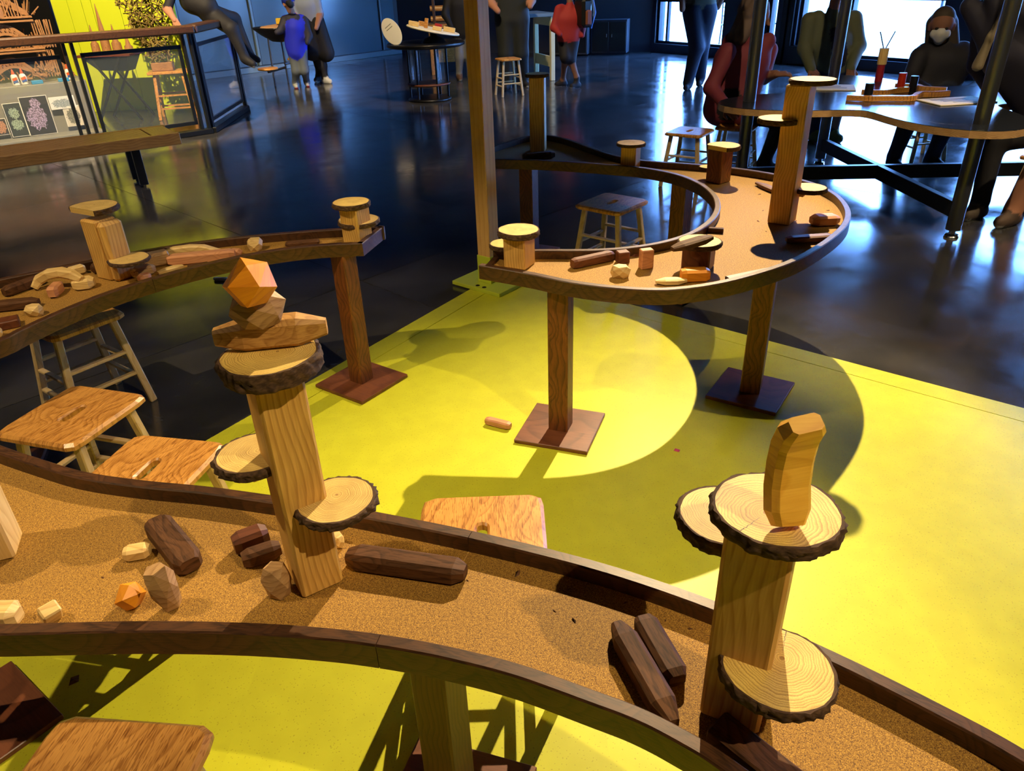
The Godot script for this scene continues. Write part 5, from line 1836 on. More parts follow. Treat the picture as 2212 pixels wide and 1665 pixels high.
# five separate fingers curled from a palm; d points along the hand, n out of its back
func hand(at: Vector3, d: Vector3, n: Vector3, skin: Color, curl := 0.5, thumb_side := 1.0) -> Array:
	d = d.normalized()
	n = (n - d * n.dot(d)).normalized()
	var w := d.cross(n) * thumb_side
	var out := []
	for i in 3:
		out.append([at + w * (i - 1) * 0.022, at + d * 0.075 + w * (i - 1) * 0.026, 0.017, 0.014, skin])
	for i in 4:
		var root := at + d * 0.078 + w * (0.033 - 0.0215 * i)
		var l: float = [0.036, 0.042, 0.040, 0.032][i]
		var k := root + (d * cos(curl * 0.5) - n * sin(curl * 0.5)) * l
		var e := k + (d * cos(curl * 1.5) - n * sin(curl * 1.5)) * l * 0.8
		out.append([root, k, 0.0095, 0.0085, skin])
		out.append([k, e, 0.0085, 0.007, skin])
	var r0 := at + d * 0.022 + w * 0.034
	var r1 := r0 + (d * 0.7 + w * 0.6 - n * 0.3).normalized() * 0.042
	out.append([r0, r1, 0.012, 0.010, skin])
	out.append([r1, r1 + (d * 0.9 + w * 0.1 - n * 0.4).normalized() * 0.030, 0.010, 0.008, skin])
	return out


# head looking along d: skull, jaw, nose, ears
func head(at: Vector3, d: Vector3, skin: Color, size := 1.0) -> Array:
	d = d.normalized()
	var u := (Vector3.UP - d * d.y).normalized()
	var w := d.cross(u)
	var k := size
	return [
		[at + u * 0.030 * k, at + u * 0.030 * k - d * 0.030 * k, 0.082 * k, 0.088 * k, skin],
		[at - u * 0.020 * k + d * 0.020 * k, at - u * 0.075 * k + d * 0.045 * k, 0.062 * k, 0.040 * k, skin],
		[at + u * 0.012 * k + d * 0.085 * k, at - u * 0.022 * k + d * 0.104 * k, 0.010 * k, 0.014 * k, skin],
		[at + w * 0.082 * k + u * 0.015 * k, at + w * 0.084 * k - u * 0.020 * k, 0.016 * k, 0.012 * k, skin],
		[at - w * 0.082 * k + u * 0.015 * k, at - w * 0.084 * k - u * 0.020 * k, 0.016 * k, 0.012 * k, skin]]


# upright legs, trunk and arms from a few joints
func torso(hip: Vector3, chest: Vector3, neck: Vector3, side: Vector3, shirt: Color, k := 1.0) -> Array:
	var out := []
	for e in [-1.0, 1.0]:
		out.append([hip + side * e * 0.07 * k, chest + side * e * 0.08 * k, 0.115 * k, 0.12 * k, shirt])
		out.append([chest + side * e * 0.06 * k, neck + side * e * 0.13 * k - Vector3(0, 0.05 * k, 0), 0.11 * k, 0.055 * k, shirt])
	out.append([hip, chest, 0.12 * k, 0.125 * k, shirt])
	out.append([chest, neck, 0.12 * k, 0.055 * k, shirt])
	return out


func limb(a: Vector3, b: Vector3, c: Vector3, r0: float, r1: float, r2: float, upper: Color, lower: Color) -> Array:
	return [[a, b, r0, r1, upper], [b, c, r1, r2, lower]]


func shoe(ankle: Vector3, d: Vector3, col: Color, sole: Color, k := 1.0) -> Array:
	var f := Vector3(d.x, 0, d.z).normalized()
	var g := Vector3(ankle.x, 0.045 * k, ankle.z)
	return [[g - f * 0.04 * k, g + f * 0.11 * k, 0.042 * k, 0.036 * k, col], [g + f * 0.02 * k + Vector3(0, 0.03 * k, 0), ankle, 0.045 * k, 0.042 * k, col], [g - f * 0.04 * k - Vector3(0, 0.018, 0), g + f * 0.12 * k - Vector3(0, 0.018, 0), 0.024 * k, 0.024 * k, sole]]


func add_people() -> void:
	M.body = mat(Color.WHITE, 0.75)
	M.body.vertex_color_use_as_albedo = true
	var skin := dye(0.66, 0.46, 0.36)
	var dark_skin := dye(0.50, 0.34, 0.26)
	var jeans := dye(0.13, 0.16, 0.23)
	var black := dye(0.07, 0.07, 0.085)
	var navy := dye(0.10, 0.11, 0.18)
	var white := dye(0.78, 0.78, 0.76)
	var X := Vector3.RIGHT

	# seated visitor in a maroon hoodie, seen from behind
	var z := -6.45
	var maroon := dye(0.44, 0.16, 0.21)
	var hip := Vector3(1.8844, 0.5282, -6.45)
	var neck := Vector3(2.0063, 1.0915, -6.5)
	var chest := Vector3(1.9577, 0.8909, -6.48)
	var side := Vector3(0.93, 0, 0.36)
	var hd := Vector3(2.0574, 1.2016, -6.52)
	var kn := Vector3(2.36, 0.47, -6.10)
	var kn2 := Vector3(2.30, 0.47, -6.32)
	var b := torso(hip, chest, neck, side, maroon, 1.12)
	b += limb(Vector3(1.7861, 0.9814, -6.3), Vector3(1.668, 0.7275, -6.25), Vector3(1.7501, 0.6136, -6.02), 0.068, 0.055, 0.04, maroon, maroon)
	b += limb(Vector3(2.2271, 0.9517, -6.62), Vector3(2.1688, 0.7531, -6.52), Vector3(2.2158, 0.7957, -6.38), 0.062, 0.048, 0.034, maroon, dark_skin)
	b += limb(hip + side * 0.08, kn, Vector3(2.33, 0.10, -6.22), 0.105, 0.075, 0.05, black, black)
	b += limb(hip - side * 0.08, kn2, Vector3(2.22, 0.10, -6.40), 0.105, 0.075, 0.05, black, black)
	b += shoe(Vector3(2.33, 0.10, -6.22), Vector3(0.9, 0, 0.3), black, white) + shoe(Vector3(2.22, 0.10, -6.40), Vector3(0.9, 0, 0.3), black, white)
	b += [[chest + Vector3(-0.03, 0.10, -0.08), neck + Vector3(-0.04, -0.03, 0.06), 0.09, 0.07, maroon]]
	b += [[hip + Vector3(0, 0.03, 0), hip + Vector3(0.02, 0.08, 0), 0.15, 0.15, black]]
	var look := Vector3(0.75, -0.25, 0.35)
	var t := figure("seated person in a maroon hoodie reaching over the lobed table", Vector3(hip.x, 0, hip.z), b,
		[[head(hd, look, dark_skin) + [[neck, hd, 0.05, 0.05, dark_skin]], 0.010, 0.006], [hand(Vector3(2.2158, 0.7957, -6.38), Vector3(0.95, 0.02, 0.15), Vector3(0, 1, 0.2), dark_skin, 0.7, -1.0), 0.004, 0.003], [hand(Vector3(1.745, 0.619, -6.03), Vector3(0.3, -0.3, 0.9), Vector3(-0.6, 0.7, 0.2), dark_skin, 0.6), 0.004, 0.003]], 0.016)
	var hair := dye(0.36, 0.30, 0.27)
	var hb := [[hd + Vector3(-0.02, 0.06, 0), hd + Vector3(-0.05, 0.0, 0.0), 0.105, 0.11, hair], [hd + Vector3(-0.06, 0, 0.05), neck + Vector3(-0.10, -0.02, 0.10), 0.075, 0.055, hair], [hd + Vector3(-0.06, 0, -0.05), neck + Vector3(-0.07, -0.02, -0.10), 0.075, 0.055, hair], [hd + Vector3(-0.09, -0.02, 0), neck + Vector3(-0.12, -0.03, 0), 0.08, 0.06, hair]]
	for i in 26:
		var a := TAU * i / 26.0
		var p := hd + Vector3(-0.055 + 0.08 * cos(a) * 0.5, 0.04 + 0.10 * sin(i * 2.4), 0.11 * sin(a)) 
		hb.append([p, p + Vector3(-0.03, -0.05, 0.02 * sin(i * 3.0)), 0.034, 0.026, hair])
	soft_part(t, "hair", hb, 0.012, 0.008)

	# standing visitor in an open olive jacket
	var olive := dye(0.36, 0.38, 0.28)
	hip = Vector3(3.1898, 0.5871, -7.62)
	hip.y = 0.66
	chest = Vector3(3.1316, 0.9139, -7.62)
	neck = Vector3(3.1027, 1.1721, -7.62)
	var fl := Vector3(hip.x - 0.08, 0.1, -7.62)
	var fr := Vector3(hip.x + 0.09, 0.1, -7.60)
	b = torso(hip + Vector3(0, 0.05, 0), chest, neck, X, olive, 1.0)
	b += [[chest + Vector3(0, 0.06, 0.085), hip + Vector3(0, 0.10, 0.085), 0.062, 0.070, navy]]
	b += limb(Vector3(2.8925, 1.0946, -7.62), Vector3(2.8803, 0.8565, -7.6), Vector3(2.8781, 0.7006, -7.36), 0.070, 0.062, 0.045, olive, olive)
	b += limb(Vector3(3.3147, 1.0957, -7.62), Vector3(3.3914, 0.8587, -7.6), Vector3(3.248, 0.6955, -7.36), 0.070, 0.062, 0.045, olive, olive)
	b += limb(hip + Vector3(-0.08, 0, 0), Vector3(fl.x, 0.36, fl.z + 0.03), fl, 0.10, 0.07, 0.05, jeans, jeans) + limb(hip + Vector3(0.08, 0, 0), Vector3(fr.x, 0.36, fr.z + 0.03), fr, 0.10, 0.07, 0.05, jeans, jeans)
	b += shoe(fl, Vector3(0.2, 0, 1), dye(0.35, 0.42, 0.2), white) + shoe(fr, Vector3(0.3, 0, 1), dye(0.35, 0.42, 0.2), white)
	hd = neck + Vector3(0.01, 0.19, 0.02)
	t = figure("standing person in an open olive jacket over a navy shirt", Vector3(hip.x, 0, hip.z), b,
		[[head(hd, Vector3(0.1, -0.35, 1), skin) + [[neck - Vector3(0, 0.04, 0), hd, 0.05, 0.05, skin]], 0.010, 0.006], [hand(Vector3(2.8781, 0.7006, -7.36), Vector3(0.3, -0.4, 0.6), Vector3(0, 1, 0.5), dark_skin, 0.6), 0.004, 0.003], [hand(Vector3(3.248, 0.6955, -7.36), Vector3(-0.2, -0.4, 0.6), Vector3(0, 1, 0.5), dark_skin, 0.6, -1.0), 0.004, 0.003]], 0.016)
	soft_part(t, "hair", [[hd + Vector3(0, 0.06, -0.02), hd + Vector3(0, 0.03, -0.05), 0.095, 0.095, dye(0.16, 0.12, 0.10)]], 0.012)

	# seated visitor with a white face mask
	hip = Vector3(3.72, 0.575, -6.78)
	chest = Vector3(3.7828, 0.7973, -6.78)
	neck = Vector3(3.7595, 0.9204, -6.78)
	var dusk := dye(0.13, 0.13, 0.16)
	hd = Vector3(3.6706, 1.0667, -6.74)
	side = Vector3(0.99, 0, 0.12)
	b = torso(hip, chest, neck + Vector3(0, 0.02, 0), side, dusk, 1.18)
	b += limb(Vector3(3.549, 0.8436, -6.76), Vector3(3.4558, 0.6619, -6.66), Vector3(3.4431, 0.6369, -6.3), 0.075, 0.062, 0.04, dusk, dusk)
	b += limb(Vector3(4.0396, 0.8227, -6.8), Vector3(4.1215, 0.6212, -6.68), Vector3(3.7544, 0.6161, -6.32), 0.075, 0.062, 0.04, dusk, dusk)
	b += limb(hip - side * 0.09, Vector3(3.38, 0.47, -6.36), Vector3(3.34, 0.1, -6.42), 0.105, 0.08, 0.055, jeans, jeans)
	b += limb(hip + side * 0.09, Vector3(3.68, 0.47, -6.30), Vector3(3.66, 0.1, -6.40), 0.105, 0.08, 0.055, jeans, jeans)
	b += shoe(Vector3(3.34, 0.1, -6.42), Vector3(-0.1, 0, 1), black, black) + shoe(Vector3(3.66, 0.1, -6.40), Vector3(0.1, 0, 1), black, black)
	look = Vector3(-0.42, -0.30, 0.85).normalized()
	var hs := head(hd, look, dark_skin, 1.06) + [[neck - Vector3(0, 0.05, 0), hd - Vector3(0, 0.03, 0.03), 0.052, 0.055, dark_skin]]
	var fu := (Vector3.UP - look * look.y).normalized()
	var fw := look.cross(fu)
	t = figure("seated person with long hair wearing a white face mask", Vector3(hip.x, 0, hip.z), b, [[hs, 0.008, 0.006], [hand(Vector3(3.4431, 0.6369, -6.3), Vector3(0.5, -0.1, 0.6), Vector3(0, 1, 0.2), dark_skin, 0.5), 0.004, 0.003], [hand(Vector3(3.7544, 0.6161, -6.32), Vector3(-0.6, -0.1, 0.5), Vector3(0, 1, 0.2), dark_skin, 0.5, -1.0), 0.004, 0.003]], 0.016)
	soft_part(t, "face_mask", [[hd - fu * 0.014 + look * 0.086, hd - fu * 0.060 + look * 0.075, 0.040, 0.040, white], [hd - fu * 0.030 + look * 0.070, hd - fu * 0.085 + look * 0.062, 0.048, 0.034, white], [hd - fu * 0.035 + look * 0.055 + fw * 0.035, hd - fu * 0.08 + look * 0.05, 0.042, 0.030, white], [hd - fu * 0.035 + look * 0.055 - fw * 0.035, hd - fu * 0.08 + look * 0.05, 0.042, 0.030, white]], 0.007, 0.006)
	for e in [-1.0, 1.0]:
		var ey := Shape.new()
		flesh(ey, [[hd + fu * 0.018 + look * 0.083 + fw * 0.032 * e, hd + fu * 0.018 + look * 0.083 + fw * 0.040 * e, 0.011, 0.010, black]], 0.004, 0.003, t.position)
		part(t, "eye", ey, M.body)
	hair = dye(0.24, 0.20, 0.18)
	hb = [[hd + fu * 0.062 - look * 0.03, hd + fu * 0.02 - look * 0.075, 0.088, 0.095, hair], [hd - look * 0.06 + fw * 0.05, neck + fw * 0.09 + Vector3(0, -0.10, -0.02), 0.070, 0.045, hair], [hd - look * 0.06 - fw * 0.05, neck - fw * 0.10 + Vector3(0, -0.10, -0.02), 0.070, 0.045, hair], [hd - look * 0.09, neck + Vector3(0, -0.06, -0.10), 0.08, 0.07, hair]]
	soft_part(t, "hair", hb, 0.010, 0.008)

	# visitor in navy at the right edge, bag strap across the back
	hip = Vector3(3.66, 0.575, -4.92)
	chest = Vector3(3.3663, 1.007, -5.2)
	neck = Vector3(3.2025, 1.3406, -5.32)
	side = Vector3(0.55, 0, 0.83)
	b = torso(hip, chest, neck, side, navy, 1.12)
	b += limb(Vector3(3.2704, 1.234, -5.5), Vector3(3.3198, 0.9144, -5.52), Vector3(3.359, 0.7653, -5.36), 0.075, 0.060, 0.045, navy, navy)
	b += limb(neck + side * 0.18 - Vector3(0, 0.06, 0), Vector3(3.68, 0.86, -4.62), Vector3(3.28, 0.76, -4.56), 0.075, 0.060, 0.04, navy, navy)
	b += limb(hip - side * 0.08, Vector3(3.28, 0.50, -5.06), Vector3(3.24, 0.12, -4.96), 0.105, 0.08, 0.055, black, black)
	b += limb(hip + side * 0.08, Vector3(3.42, 0.50, -4.72), Vector3(3.36, 0.12, -4.78), 0.105, 0.08, 0.055, black, skin)
	b += shoe(Vector3(3.24, 0.12, -4.96), Vector3(-0.8, 0, 0.4), dye(0.32, 0.28, 0.25), white) + shoe(Vector3(3.36, 0.12, -4.78), Vector3(-0.8, 0, 0.4), dye(0.30, 0.24, 0.20), white)
	hd = neck + Vector3(-0.05, 0.17, 0.0)
	t = figure("person in navy leaning in at the right edge with a beige strap", Vector3(hip.x, 0, hip.z), b, [[head(hd, Vector3(-0.9, -0.4, 0.1), skin) + [[neck, hd, 0.055, 0.05, skin]], 0.010, 0.006], [hand(Vector3(3.28, 0.76, -4.56), Vector3(-0.95, -0.25, 0.1), Vector3(0, 1, 0), dark_skin, 0.9), 0.004, 0.003]], 0.016)
	soft_part(t, "hair", [[hd + Vector3(0.03, 0.06, 0), hd + Vector3(0.06, 0.02, 0), 0.095, 0.095, dye(0.2, 0.15, 0.1)]], 0.012)
	var beige := dye(0.46, 0.42, 0.34)
	soft_part(t, "shoulder_strap", [[Vector3(3.1914, 1.3044, -5.16), Vector3(3.1537, 1.1198, -5.18), 0.018, 0.020, beige], [Vector3(3.1537, 1.1198, -5.18), Vector3(3.1409, 0.946, -5.22), 0.022, 0.036, beige]], 0.012)

	# walking person in jeans by the window
	var wz := -11.4
	hip = Vector3(2.789, 1.0227, -11.4)
	fl = Vector3(2.7041, 0.0456, -11.4)
	fr = Vector3(2.9623, 0.0432, -11.75)
	fl.y = 0.10
	fr.y = 0.12
	chest = hip + Vector3(0.02, 0.34, 0)
	neck = hip + Vector3(0.02, 0.56, 0)
	var khaki := dye(0.36, 0.36, 0.30)
	b = torso(hip + Vector3(0, 0.05, 0), chest, neck, X, khaki, 1.08)
	b += limb(hip + Vector3(-0.09, -0.02, 0), hip + Vector3(-0.02, -0.46, 0.06), fl, 0.15, 0.105, 0.075, jeans, jeans) + limb(hip + Vector3(0.09, -0.02, 0), hip + Vector3(0.08, -0.45, -0.05), fr, 0.15, 0.105, 0.075, jeans, jeans)
	b += shoe(fl, Vector3(-0.5, 0, 0.9), black, black) + shoe(fr, Vector3(-0.4, 0, 0.9), black, black)
	b += limb(neck + Vector3(-0.2, -0.06, 0), chest + Vector3(-0.28, -0.12, 0), hip + Vector3(-0.27, 0.02, 0.1), 0.06, 0.05, 0.038, khaki, skin) + limb(neck + Vector3(0.22, -0.06, 0), chest + Vector3(0.29, -0.12, 0), hip + Vector3(0.27, 0.02, -0.1), 0.06, 0.05, 0.038, khaki, skin)
	hd = neck + Vector3(0, 0.20, 0.02)
	t = figure("person in dark jeans walking across the window reflection", Vector3(hip.x, 0, hip.z), b, [[head(hd, Vector3(-0.5, 0, 1), skin) + [[neck, hd, 0.05, 0.05, skin]], 0.012, 0.006]], 0.02)
	soft_part(t, "hair", [[hd + Vector3(0, 0.06, -0.03), hd + Vector3(0.02, 0.02, -0.06), 0.095, 0.09, black]], 0.014)

	# child in a red jacket with a rucksack
	hip = Vector3(1.0256, 0.6793, -12)
	fl = Vector3(0.9629, 0, -12.2402)
	fr = Vector3(1.1534, 0, -11.982)
	fl.y = 0.09
	fr.y = 0.14
	var red := dye(0.58, 0.15, 0.15)
	chest = hip + Vector3(0.0, 0.26, 0)
	neck = hip + Vector3(0.02, 0.46, 0)
	b = torso(hip + Vector3(0, 0.03, 0), chest, neck, X, red, 0.92)
	var k1 := hip + Vector3(-0.05, -0.30, 0.06)
	var k2 := hip + Vector3(0.03, -0.32, 0.02)
	b += [[hip + Vector3(-0.06, -0.06, 0), k1 + Vector3(0, 0.06, 0), 0.095, 0.085, black], [hip + Vector3(0.06, -0.06, 0), k2 + Vector3(0, 0.06, 0), 0.095, 0.085, black], [k1 + Vector3(0, 0.06, 0), fl, 0.058, 0.036, dark_skin], [k2 + Vector3(0, 0.06, 0), fr, 0.058, 0.036, dark_skin]]
	b += shoe(fl, Vector3(-1, 0, 0.2), black, white, 0.9) + shoe(fr, Vector3(-0.8, 0, 0.6), black, dye(0.6, 0.62, 0.65), 0.9)
	b += limb(neck + Vector3(-0.17, -0.06, 0.03), chest + Vector3(-0.22, -0.10, 0.06), chest + Vector3(-0.14, -0.18, 0.2), 0.055, 0.05, 0.035, red, red) + limb(neck + Vector3(0.16, -0.06, 0), chest + Vector3(0.2, -0.12, 0), hip + Vector3(0.2, 0.04, 0.05), 0.055, 0.05, 0.035, red, red)
	hd = neck + Vector3(-0.02, 0.19, 0)
	t = figure("child in a red jacket and black shorts carrying a rucksack", Vector3(hip.x, 0, hip.z), b, [[head(hd, Vector3(-1, 0, 0.2), dark_skin) + [[neck, hd, 0.045, 0.045, dark_skin]], 0.012, 0.006]], 0.018)
	soft_part(t, "hair", [[hd + Vector3(0.03, 0.05, 0), hd + Vector3(0.05, 0.01, 0), 0.092, 0.088, black]], 0.014)
	var bagp := chest + Vector3(0.20, 0.08, 0.08)
	t = thing("rucksack", "dark rucksack with an orange pocket and blue strap on the child in red", "backpack", bagp, 0.5)
	var s := shape()
	s.box(Vector3(0.17, 0.38, 0.26), 0.04)
	part(t, "bag", s, M.black)
	s = shape()
	s.box(Vector3(0.10, 0.20, 0.05), 0.02, Transform3D(Basis(), Vector3(0.0, -0.06, 0.145)))
	part(t, "pocket", s, mat(Color(0.42, 0.22, 0.12), 0.7))
	s = shape()
	s.tube([Vector3(0.09, 0.18, 0.10), Vector3(0.13, 0.0, 0.11), Vector3(0.08, -0.20, 0.08)], [0.022], 8)
	part(t, "strap", s, mat(Color(0.30, 0.45, 0.70), 0.7))

	# broad person in dark clothes right of the post
	hip = Vector3(0.2047, 0.9838, -12.1)
	fl = Vector3(hip.x - 0.10, 0.10, -12.15)
	fr = Vector3(0.363, 0, -12.3015)
	fr.y = 0.10
	var pine := dye(0.13, 0.15, 0.14)
	chest = hip + Vector3(-0.02, 0.34, 0)
	neck = hip + Vector3(-0.02, 0.58, 0)
	b = torso(hip, chest, neck, X, pine, 1.35)
	b += limb(hip + Vector3(-0.1, -0.05, 0), hip + Vector3(-0.11, -0.48, 0.04), fl, 0.155, 0.11, 0.08, pine, pine) + limb(hip + Vector3(0.1, -0.05, 0), hip + Vector3(0.12, -0.48, 0.0), fr, 0.155, 0.11, 0.08, pine, pine)
	b += shoe(fl, Vector3(-0.3, 0, 1), black, black) + shoe(fr, Vector3(0.5, 0, 1), black, white)
	b += limb(neck + Vector3(-0.24, -0.08, 0), chest + Vector3(-0.30, -0.12, 0.1), hip + Vector3(-0.2, 0.1, 0.26), 0.07, 0.06, 0.04, pine, skin) + limb(neck + Vector3(0.24, -0.08, 0), chest + Vector3(0.31, -0.12, 0.05), hip + Vector3(0.26, 0.14, 0.2), 0.07, 0.06, 0.04, pine, skin)
	hd = neck + Vector3(0, 0.2, 0)
	t = figure("broad person in dark clothes standing right of the tall post", Vector3(hip.x, 0, hip.z), b, [[head(hd, Vector3(0, 0, -1), skin) + [[neck, hd, 0.055, 0.05, skin]], 0.012, 0.006]], 0.02)
	soft_part(t, "hair", [[hd + Vector3(0, 0.05, 0.02), hd + Vector3(0, 0.0, 0.05), 0.1, 0.095, black]], 0.014)

	# person in a black coat left of the post
	hip = Vector3(-0.579, 0.7824, -13.4)
	fl = Vector3(-0.6875, 0.0774, -13.4)
	fr = Vector3(-0.5013, 0.0708, -13.4)
	fl.y = 0.09
	fr.y = 0.09
	var pale_jeans := dye(0.46, 0.47, 0.48)
	chest = hip + Vector3(0, 0.34, 0)
	neck = hip + Vector3(0, 0.56, 0)
	b = torso(hip + Vector3(0, -0.05, 0), chest, neck, X, black, 1.1)
	b += limb(hip + Vector3(-0.07, -0.05, 0), hip + Vector3(-0.08, -0.42, 0.03), fl, 0.105, 0.075, 0.05, pale_jeans, pale_jeans) + limb(hip + Vector3(0.08, -0.05, 0), hip + Vector3(0.09, -0.42, 0.03), fr, 0.105, 0.075, 0.05, pale_jeans, pale_jeans)
	b += shoe(fl, Vector3(0.2, 0, 1), dye(0.4, 0.3, 0.25), white) + shoe(fr, Vector3(0.2, 0, 1), dye(0.4, 0.3, 0.25), white)
	b += limb(neck + Vector3(-0.2, -0.06, 0), chest + Vector3(-0.27, -0.12, 0.1), hip + Vector3(-0.16, 0.02, 0.22), 0.065, 0.055, 0.04, black, black) + limb(neck + Vector3(0.2, -0.06, 0), chest + Vector3(0.27, -0.12, 0.1), hip + Vector3(0.1, 0.02, 0.24), 0.065, 0.055, 0.04, black, black)
	hd = neck + Vector3(0, 0.19, 0)
	t = figure("person in a black coat and pale jeans behind the round black table", Vector3(hip.x, 0, hip.z), b, [[head(hd, Vector3(-0.6, -0.2, 0.8), skin) + [[neck, hd, 0.05, 0.05, skin]], 0.012, 0.006]], 0.02)
	soft_part(t, "hair", [[hd + Vector3(0.02, 0.05, -0.02), hd + Vector3(0.04, -0.06, -0.05), 0.095, 0.08, black]], 0.014)

	# child in a blue tabard
	hip = Vector3(-3.2544, 0.5561, -13.1)
	fl = Vector3(-3.3967, 0, -13.2256)
	fr = Vector3(-3.253, 0, -13.4108)
	fl.y = 0.09
	fr.y = 0.09
	var blue := dye(0.06, 0.12, 0.72)
	var slate := dye(0.30, 0.33, 0.36)
	chest = Vector3(-3.2207, 0.958, -13.1)
	neck = Vector3(-3.2339, 1.0899, -13.1)
	b = torso(hip + Vector3(0, 0.10, 0), chest, neck, X, blue, 0.95)
	b += [[hip + Vector3(0, 0.02, 0), chest + Vector3(0, -0.05, 0.05), 0.15, 0.14, blue]]
	b += limb(hip + Vector3(-0.06, 0, 0), hip + Vector3(-0.06, -0.28, 0.03), fl, 0.09, 0.068, 0.05, slate, slate) + limb(hip + Vector3(0.07, 0, 0), hip + Vector3(0.08, -0.28, 0.03), fr, 0.09, 0.068, 0.05, slate, slate)
	b += shoe(fl, Vector3(0.3, 0, 1), dye(0.6, 0.62, 0.6), dye(0.7, 0.1, 0.15), 0.9) + shoe(fr, Vector3(0.4, 0, 1), dye(0.7, 0.7, 0.72), dye(0.7, 0.1, 0.15), 0.9)
	b += limb(Vector3(-3.3659, 1.0184, -13.05), Vector3(-3.4243, 0.8818, -12.95), Vector3(-3.4737, 0.8605, -12.9), 0.060, 0.05, 0.04, navy, navy) + limb(Vector3(-3.0585, 1.0053, -13.1), Vector3(-3.0116, 0.7813, -13.05), Vector3(-3.0332, 0.696, -12.95), 0.060, 0.05, 0.04, navy, navy)
	b += [[neck + Vector3(-0.05, -0.05, 0.06), neck + Vector3(0.06, -0.05, 0.06), 0.06, 0.06, navy]]
	hd = Vector3(-3.2413, 1.2367, -13)
	t = figure("child in a bright blue tabard and cap at the dish table", Vector3(hip.x, 0, hip.z), b, [[head(hd, Vector3(-0.5, -0.4, -0.6), skin) + [[neck, hd, 0.05, 0.05, skin]], 0.012, 0.006]], 0.018)
	soft_part(t, "cap", [[hd + Vector3(0, 0.07, 0), hd + Vector3(-0.01, 0.05, -0.02), 0.10, 0.10, dye(0.08, 0.16, 0.6)], [hd + Vector3(0.02, 0.03, 0.06), hd + Vector3(0.04, 0.0, 0.06), 0.05, 0.05, black]], 0.014)

	# adult beside the child, coat tied round the waist
	hip = Vector3(-3.0854, 0.6394, -13.7)
	fl = Vector3(-3.1687, 0, -13.9803)
	fr = Vector3(-2.9965, 0, -13.6883)
	fl.y = 0.09
	fr.y = 0.09
	var shirt := dye(0.56, 0.60, 0.68)
	chest = Vector3(-3.1336, 1.1806, -13.7)
	neck = chest + Vector3(0.0, 0.24, 0)
	b = torso(hip + Vector3(-0.03, 0.10, 0), chest, neck, X, shirt, 1.0)
	b += limb(hip + Vector3(-0.06, 0, 0), hip + Vector3(0.02, -0.36, 0.02), fl, 0.10, 0.07, 0.05, black, black) + limb(hip + Vector3(0.06, 0, 0), hip + Vector3(0.08, -0.36, 0.02), fr, 0.10, 0.07, 0.05, black, black)
	b += shoe(fl, Vector3(-0.3, 0, 1), black, white) + shoe(fr, Vector3(0.8, 0, 0.6), dye(0.65, 0.66, 0.68), white)
	b += limb(chest + Vector3(-0.19, 0.18, 0), chest + Vector3(-0.22, -0.1, 0.1), hip + Vector3(-0.12, 0.25, 0.2), 0.06, 0.05, 0.035, shirt, skin) + limb(chest + Vector3(0.19, 0.18, 0), chest + Vector3(0.22, -0.12, 0.05), hip + Vector3(0.1, 0.22, 0.18), 0.06, 0.05, 0.035, shirt, skin)
	hd = neck + Vector3(-0.02, 0.19, 0)
	t = figure("adult in a pale shirt and black trousers beside the child in blue", Vector3(hip.x, 0, hip.z), b, [[head(hd, Vector3(-0.7, -0.3, 0.6), skin) + [[neck, hd, 0.05, 0.05, skin]], 0.012, 0.006]], 0.02)
	soft_part(t, "hair", [[hd + Vector3(0.02, 0.05, -0.02), hd + Vector3(0.04, 0.0, -0.05), 0.095, 0.09, black]], 0.014)
	soft_part(t, "coat", [[hip + Vector3(-0.10, 0.30, 0.05), hip + Vector3(-0.05, -0.12, 0.06), 0.13, 0.16, black], [hip + Vector3(0.08, 0.32, 0.0), hip + Vector3(0.16, -0.16, 0.02), 0.13, 0.15, black]], 0.02)

	# person perched on the railing, one leg hanging out
	hip = Vector3(-3.6495, 1.2458, -10.55)
	chest = Vector3(-3.8442, 1.3861, -10.6)
	neck = chest + Vector3(-0.05, 0.26, 0)
	var knee := Vector3(-3.3446, 1.0679, -10.35)
	var foot := Vector3(-3.2499, 0.7448, -10.35)
	b = torso(hip + Vector3(-0.03, 0.08, 0), chest, neck, Vector3(0.5, 0, 0.86), black, 1.15)
	var soot := dye(0.06, 0.065, 0.09)
	b += [[hip, knee, 0.12, 0.088, soot], [knee, foot, 0.084, 0.06, soot], [foot + Vector3(0.0, -0.03, 0), foot + Vector3(0.11, -0.08, 0.05), 0.055, 0.04, black], [foot + Vector3(0.02, -0.075, 0), foot + Vector3(0.12, -0.115, 0.05), 0.025, 0.022, white]]
	var knee2 := hip + Vector3(0.16, -0.10, -0.42)
	b += [[hip, knee2, 0.12, 0.088, soot], [knee2, knee2 + Vector3(0.1, -0.42, -0.05), 0.084, 0.06, soot], [knee2 + Vector3(0.1, -0.45, -0.03), knee2 + Vector3(0.22, -0.5, 0.0), 0.055, 0.04, black]]
	b += limb(chest + Vector3(-0.12, 0.18, 0.16), Vector3(-4.0631, 1.312, -10.3), Vector3(-3.9649, 1.191, -10.2), 0.062, 0.05, 0.034, black, skin)
	b += limb(chest + Vector3(0.10, 0.18, -0.18), chest + Vector3(0.16, -0.06, -0.26), hip + Vector3(0.0, 0.06, -0.24), 0.062, 0.05, 0.034, black, skin)
	hd = neck + Vector3(-0.06, 0.18, 0)
	t = figure("person in black perched on the end of the wooden handrail", Vector3(hip.x, 0, hip.z), b, [[head(hd, Vector3(-0.9, -0.4, 0.1), skin) + [[neck, hd, 0.05, 0.05, skin]], 0.012, 0.006], [hand(Vector3(-3.9649, 1.191, -10.2), Vector3(0.35, -0.75, 0.2), Vector3(0, 0.2, 1), skin, 0.5), 0.005, 0.003]], 0.018)
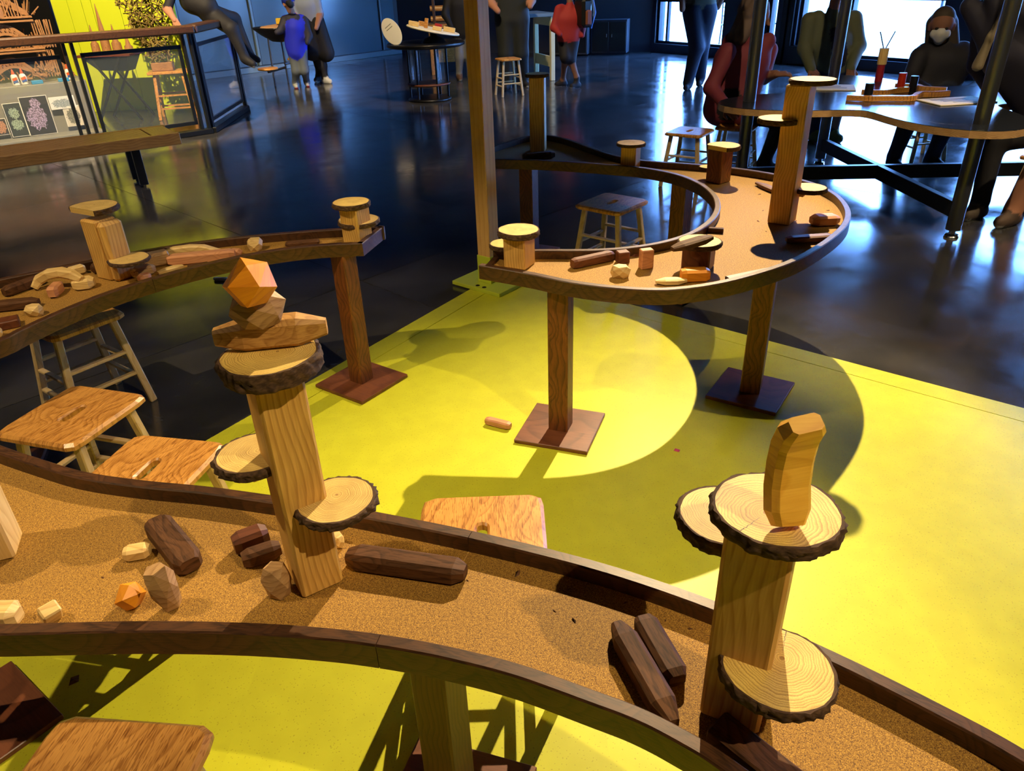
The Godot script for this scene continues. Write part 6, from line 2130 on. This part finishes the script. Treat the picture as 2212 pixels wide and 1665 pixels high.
	soft_part(t, "hair", [[hd + Vector3(0.03, 0.05, 0), hd + Vector3(0.06, -0.02, 0), 0.095, 0.09, black]], 0.014)


func _ready() -> void:
	rng.seed = 4711
	# camera
	var cam := Camera3D.new()
	cam.name = "camera"
	add_child(cam)
	cam.transform = Transform3D(Basis(Vector3(0.99928, -0.03312, 0.01859), Vector3(0.03798, 0.87139, -0.48912), Vector3(0.0, 0.48947, 0.87202)), Vector3(0, 1.6, 0))
	cam.fov = 54.974
	cam.near = 0.05
	cam.far = 200.0
	cam.current = true
	# sky and exposure
	var env := Environment.new()
	env.background_mode = Environment.BG_SKY
	var sky := Sky.new()
	var air := ProceduralSkyMaterial.new()
	air.sky_top_color = Color(0.36, 0.60, 1.0)
	air.sky_horizon_color = Color(0.48, 0.70, 1.0)
	air.ground_bottom_color = Color(0.40, 0.60, 0.9)
	air.ground_horizon_color = Color(0.48, 0.70, 1.0)
	sky.sky_material = air
	env.sky = sky
	env.background_energy_multiplier = 40.0
	env.tonemap_mode = Environment.TONE_MAPPER_LINEAR
	env.tonemap_exposure = 1.0
	env.sdfgi_enabled = true
	env.ssao_enabled = true
	env.ssil_enabled = true
	var we := WorldEnvironment.new()
	we.name = "world"
	we.environment = env
	add_child(we)
	make_materials()
	# lamps: warm track spotlights
	var warm := Color(1.0, 0.88, 0.68)
	spot("spotlight aimed from behind the ring table at the foreground", Vector3(1.75, 4.45, -6.2), Vector3(0.80, 0.0, -0.6), 88.0, 26.0, warm, 0.03, 1.0)
	spot("spotlight at the left aimed across the left table", Vector3(-3.0, 4.5, -0.9), Vector3(-1.2, 0.5, -2.2), 13.0, 21.0, warm)
	spot("spotlight at the right front aimed at the towers", Vector3(2.3, 4.5, 0.9), Vector3(-0.1, 0.7, -1.0), 15.0, 19.0, warm)
	spot("spotlight aimed at the exhibit behind the railing", Vector3(-3.9, 4.5, -6.8), Vector3(-5.0, 0.7, -10.0), 70.0, 30.0, warm)
	spot("spotlight aimed at the bench before the railing", Vector3(-1.9, 4.5, -4.6), Vector3(-4.0, 0.2, -6.5), 11.0, 24.0, warm)
	spot("spotlight aimed at the floor by the right edge", Vector3(4.6, 4.5, -2.6), Vector3(2.9, 0.0, -3.9), 18.0, 24.0, warm)
	spot("spotlight aimed at the visitors round the lobed table", Vector3(1.6, 4.5, -2.4), Vector3(3.0, 0.7, -6.3), 13.0, 22.0, warm)
	spot("spotlight aimed at the round table in the background", Vector3(-0.2, 4.5, -8.6), Vector3(-0.3, 0.4, -12.3), 22.0, 25.0, warm)
	spot("spotlight aimed at the small table by the panelled wall", Vector3(-3.0, 4.5, -10.6), Vector3(-4.0, 0.4, -14.0), 18.0, 22.0, warm)
	add_hall()
	add_tables()
	add_towers_and_blocks()
	add_stools()
	add_exhibit()
	add_background()
	add_people()
